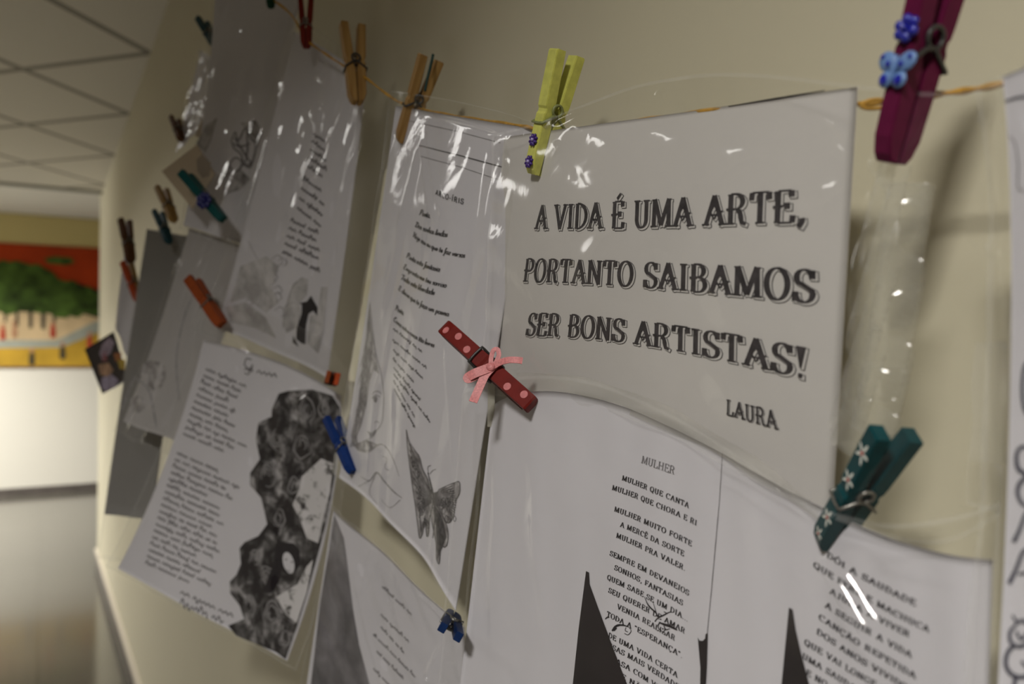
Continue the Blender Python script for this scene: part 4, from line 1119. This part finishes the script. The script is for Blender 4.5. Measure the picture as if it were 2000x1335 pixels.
# ---- 9. far pages, cards and a photograph
def plain(rows, name, label, m, cat, group=None, ripple=((.0012, 1.2, .4, 0),), loc=None, film=None):
    s = Sheet(rows, ripple=ripple)
    d = empty(name, s.ev(np.array(.5), np.array(.5)), label, cat, group)
    p = page_mesh(s, d, m, nu=24, nv=24)
    if film: film_mesh(s, d, 'front_film', **film)
    return s, d, p
plain([[(287, 447, 1.17), (372, 462, 1.14)], [(204, 1004, 1.20), (296, 1014, 1.17)]], 'sleeved_page', 'plain grey sheet showing below and behind the rose page', GREYP, 'page', GP, film=dict(off=.002, m=(0, .1, 0, .16), wrinkle=.001, step=.006))
plain([[(392, 98, 1.14), (421, 118, 1.04)], [(372, 190, 1.15), (404, 210, 1.05)], [(347, 292, 1.17), (384, 258, 1.07)]], 'sleeved_page', 'narrow white page seen almost edge-on below the dark blue-green clothespin', PAPER, 'page', GP, film=dict(off=.002, m=(.05, .05, .02, .02), wrinkle=.0015, step=.005, creases=[((398, 100), (396, 112), 3, 4), ((385, 150), (372, 215), 3, 4), ((430, 135), (428, 148), 3, 3)]))
plain([[(446, 104, 1.045), (468, 108, 1.015)], [(382, 266, 1.065), (404, 272, 1.035)]], 'paper_sheet', 'cream sheet edge slanting down to the small cream card', CREAM, 'page')
s, d, p = plain([[(316, 334, 1.0), (385, 282, .985)], [(376, 408, .985), (420, 340, .965)]], 'card', 'small cream card turned on its corner under the glittery green clothespin', CREAM, 'card', ripple=())
ik = Ink(); fill(ik, s, [(384, 312), (396, 300), (412, 318), (410, 342), (396, 348), (386, 334)]); ik.build('stain', mat('card_mark', (.29, .24, .19), .8, .2), p)
plain([[(242, 498, 1.30), (276, 560, 1.26)], [(226, 642, 1.33), (252, 706, 1.28)]], 'paper_sheet', 'far white sheet below the orange and ochre clothespin', PAPER, 'page')
s, d, p = plain([[(165, 682, 1.36), (222, 647, 1.31)], [(200, 769, 1.34), (250, 742, 1.29)]], 'photograph', 'small colour photograph with a dark border hanging below the far white sheet', mat('photo_dark', (.028, .022, .026), .35, .4), 'photograph', ripple=())
for nm, col, poly in (('lilac', (.42, .34, .44), [(200, 672), (214, 658), (224, 668), (216, 690), (200, 702), (194, 690)]), ('peach', (.50, .30, .19), [(192, 712), (212, 708), (222, 722), (214, 735), (196, 732)]), ('lavender', (.38, .33, .46), [(198, 738), (218, 730), (232, 742), (226, 756), (208, 764), (198, 756)]),
                      ('rose', (.30, .10, .12), [(198, 690), (208, 684), (210, 704), (200, 706)]), ('yellow', (.44, .30, .04), [(228, 700), (244, 702), (246, 722), (234, 720)]), ('orange', (.36, .13, .04), [(222, 690), (238, 688), (236, 702), (226, 706)])):
    ik = Ink(); fill(ik, s, poly, step=6); ik.build('picture_patch', mat('photo_' + nm, col, .4, .4, noise=(60, .3)), p)
# ================================================================== the pegs, each where it holds its papers
OUT = (-1, 0, 0)
r, l1, l2 = peg((1047, 342, zs(S1, 1047, 342) - .002), (1108, 104, zs(S1, 1108, 104) - .004), YEL, 'yellow-green painted clothespin with two small violet flowers above the big headline page', T=(-1, -.10, .05), spring=OLIVEST)
flower(r, .0,   .0205, .0041, 8, VIOLET, LILAC, pw=.26)
flower(r, .0, .0070, .0041, 8, VIOLET, LILAC, pw=.26)

r, l1, l2 = peg((1740, 318, zs(Fs, 1740, 318) - .006), (1866, -148, .266), PURP, 'dark purple clothespin with blue butterfly and gem flower beside the headline page', T=(-1, .05, .08), spring=DARKSTEEL, width=7)
bf = mk('butterfly', *joinm([blob(s * .0037, .0095, .0290 + .0026, .0041, .0011, .0033, s * .5) for s in (-1, 1)] + [blob(s * .0027, .0095, .0290 - .0031, .0029, .0010, .0029, -s * .5) for s in (-1, 1)] + [blob(0, .0100, .0290, .0008, .0012, .0050)]), SKY, r, local=True)
tag(bf, 'pale blue butterfly bead')
mk('wing_spot', *joinm([blob(s * .0054, .0106, .0330, .0009, .0003, .0009) for s in (-1, 1)] + [blob(s * .0026, .0107, .0307, .0010, .0003, .0010) for s in (-1, 1)] + [blob(s * .0029, .0106, .0256, .0016, .0003, .0017, -s * .5) for s in (-1, 1)]), ROYAL, bf, local=True)
tag(flower(r, -.0005, .0420, .0046, 6, ROYAL, ROYAL, 'gem_flower', .0016, .40), 'royal blue gem flower')

r, l1, l2 = peg((870, 641, .545), (1047, 801, .500), RED, 'dark red clothespin with pink dots and a pink ribbon bow', T=(-.52, -.84, .14), spring=DARKSTEEL, width=8.8)
l1.data.materials.append(PINK)
for l, x in ((.0055, -.0010), (.0150, .0010), (.0250, -.0012), (.0380 + .0075, .0016), (.0595, -.0015), (.0700, .0012)):
    disc_on(l1, x, l, .0021, .0021, 1)
# ribbon bow tied at the spring
def band(pts, w, th=.0004):
    """flat ribbon lying against the peg's outer face (across = in the face)"""
    p = spline(pts, 8); n = len(p)
    T_ = np.gradient(p, axis=0); T_ /= np.linalg.norm(T_, axis=1, keepdims=True)
    S_ = np.cross(T_, np.array([.12, 1, .12])); S_ /= np.linalg.norm(S_, axis=1, keepdims=True)
    N_ = np.cross(T_, S_)
    V = np.concatenate([p + S_ * w / 2 + N_ * th / 2, p - S_ * w / 2 + N_ * th / 2, p - S_ * w / 2 - N_ * th / 2, p + S_ * w / 2 - N_ * th / 2])
    Fc = []
    for i in range(n - 1):
        for k in range(4): Fc.append((k * n + i, k * n + i + 1, ((k + 1) % 4) * n + i + 1, ((k + 1) % 4) * n + i))
    Fc += [(0, n, 2 * n, 3 * n), (n - 1, 4 * n - 1, 3 * n - 1, 2 * n - 1)]
    return V, Fc
c = np.array([.0, .0110, .0455])
K = lambda x, y, l: c + np.array((x, y, l)) / 1000
bow = mk('ribbon_bow', *joinm([
    band([K(0, .6, 0), K(4, 1.6, -3.4), K(7.5, 2.4, -5), K(9.2, 2.2, -3.6), K(7.4, 1.4, -1.0), K(3.5, .8, .2), K(0, .4, .4)], .0024),
    band([K(0, .3, 0), K(5, 1.2, 2.2), K(9, 2, 5.5), K(12, 1.6, 9.0), K(13.5, .8, 11)], .0036),
    band([K(0, .8, 0), K(-4, 1.8, -1.6), K(-8, 2.4, -3.4), K(-11.6, 1.8, -5), K(-12, 1.0, -4.6), K(-7, .5, -2.6), K(0, .3, 0)], .0052),
    band([K(0, .3, .3), K(-5, .9, 1.0), K(-11, 1.0, 3.4), K(-16, 1.2, 5.6), K(-19.5, 1.8, 7.4)], .0046),
    blob(c[0], c[1] + .0012, c[2], .0024, .0014, .0026)]), RIB, r, local=True, smooth=False)
tag(bow, 'pink ribbon bow')

r, l1, l2 = peg((1612, 1062, .322), (1751, 846, .284), TEAL, 'teal clothespin painted with four white flowers with red centres', T=(-1, .2, .3), spring=STEEL)
l1.data.materials.append(WHITEP); l1.data.materials.append(REDP)
for l, rr in ((.0085, .0038), (.0205, .0045), (.0425 + .004, .0050), (.0635, .0052)):
    for k, a in enumerate(np.linspace(0, 2 * math.pi, 5, endpoint=False) + .5):
        q = rr * (.62 if k % 2 else .54)
        disc_on(l1, -.0008 + q * math.cos(a), l + q * math.sin(a), rr * .15, rr * .46, 1, rot=a - math.pi / 2, lift=.00012 + .00001 * k)
    disc_on(l1, -.0008, l, rr * .22, rr * .22, 2, lift=.0003)

peg((785, 279, .690), (842, 113, .668), WOOD, 'bare wooden clothespin holding a dark thread, above the butterfly drawing page', T=(-1, .1, 0), spring=DARKSTEEL)
pts = [W(842 + dx, py, .662) for dx, py in ((4, 106), (1, 120), (-4, 140), (-8, 158), (-12, 178))]
o = mk('thread', *tube(spline(pts, 5), .0011, 8), mat('thread_dark_green', (.02, .05, .045), .7))
tag(o, 'dark green twist of thread held between the bare wooden clothespin legs', 'thread')
peg((698, 201, .770), (688, 49, .790), WOOD, 'bare wooden clothespin at the top corner of the page with the dancing woman', T=(-1, .1, 0), spring=DARKSTEEL)
peg((598, 94, .850), (597, -62, .860), BRED, 'bright red clothespin cut off by the top of the picture', T=(-.9, .45, 0), scale=.72, width=7)
peg((690, 922, .755), (645, 806, .795), BLUE, 'blue clothespin beside the dark printed flowers of the letter page', T=(-1, -.15, .15), spring=STEEL, scale=.86, width=8)
peg((884, 1200, .598), (880, 1234, .540), NAVY, 'navy clothespin seen end-on, gathering the pointed bottom of the butterfly page', T=(-.9, -.1, .5), spring=STEEL, scale=.78, width=8)
peg((433, 634, .955), (376, 546, .985), ORNG, 'orange-brown clothespin at the top corner of the letter page', T=(-.75, -.65, .15), width=11)
r, l1, l2 = peg((436, 429, .945), (362, 340, .965), GLIT, 'glittery green clothespin with a navy flower, clipped over the small cream card', T=(-.75, -.65, .15), width=9)
NAVYF = mat('flower_navy', (.008, .010, .11), .3, .5)
flower(r, 0, .028, .0098, 7, NAVYF, NAVYF, 'flower', .002, .42)
peg((646, 741, .845), (652, 735, .772), [ORNG, ORR], 'small orange and red clothespin seen end-on at the edge of the letter page', T=(-.95, .1, .25), width=19, scale=.62, spring=DARKSTEEL)
peg((529, 16, .90), (526, -60, .90), DGREEN, 'dark green clothespin whose tip shows at the top of the picture', T=(-.8, -.5, 0))
peg((421, 90, 1.05), (394, 38, 1.09), DKTEAL, 'dark blue-green clothespin on top of the narrow white page', T=(-.8, -.5, 0), scale=.9, width=8)
peg((428, 135, 1.03), (446, 90, 1.06), OCH, 'ochre clothespin beside the dark blue-green one on the narrow white page', T=(-.8, -.5, 0), scale=.75, width=8)
peg((354, 274, 1.12), (343, 236, 1.15), BROWN, 'small brown clothespin at the lower tip of the narrow white page', T=(-.8, -.5, 0), scale=.75, width=8)
peg((340, 432, 1.10), (318, 374, 1.13), OCH, 'ochre clothespin under the small cream card', T=(-.8, -.5, 0), scale=.9, width=8)
peg((331, 474, 1.12), (314, 428, 1.14), DKTEAL, 'dark teal clothespin on the grey folder below the ochre one', T=(-.8, -.5, 0), scale=.8, width=8)
peg((256, 512, 1.24), (243, 424, 1.26), BROWN, 'dark brown clothespin above the far white page', T=(-.8, -.5, 0), scale=.95, width=9)
peg((271, 588, 1.22), (247, 512, 1.24), [ORR, OCH], 'orange and ochre clothespin on the far white page', T=(-.8, -.5, 0), scale=.9, width=9)

# the cord
cp = [(470, -40, .93), (560, 20, .89), (598, 76, .855), (640, 108, .825), (695, 143, .782), (714, 152, .772), (770, 194, .722), (812, 210, .688), (880, 225, .635), (960, 237, .575), (1035, 249, .523),
      (1075, 264, .502), (1180, 246, .455), (1300, 228, .412), (1480, 205, .358), (1600, 202, .334), (1680, 203, .314), (1745, 197, .302), (1800, 188, .292), (1880, 178, .280), (1960, 163, .268), (2120, 120, .248)]
cpts = spline(W(*np.array(cp).T), 10)
rng2 = np.random.RandomState(3)
CORD = mat('cord_golden', (.50, .27, .035), .6, .3, noise=(120, .35))
tag(mk('cord', *tube(cpts, .0011 * (1 + .25 * np.sin(np.arange(len(cpts)) * .9)), 8), CORD), 'golden yellow cord strung along the wall holding the pages', 'cord')
lp = [(1680, 205), (1700, 196), (1722, 195), (1742, 203), (1720, 210), (1695, 212), (1680, 207)]
tag(mk('cord_loop', *tube(spline(W(*np.array([(a, b_, .300) for a, b_ in lp]).T), 6), .0008, 6), CORD), 'loose golden loop of cord end between headline page and purple clothespin', 'cord')
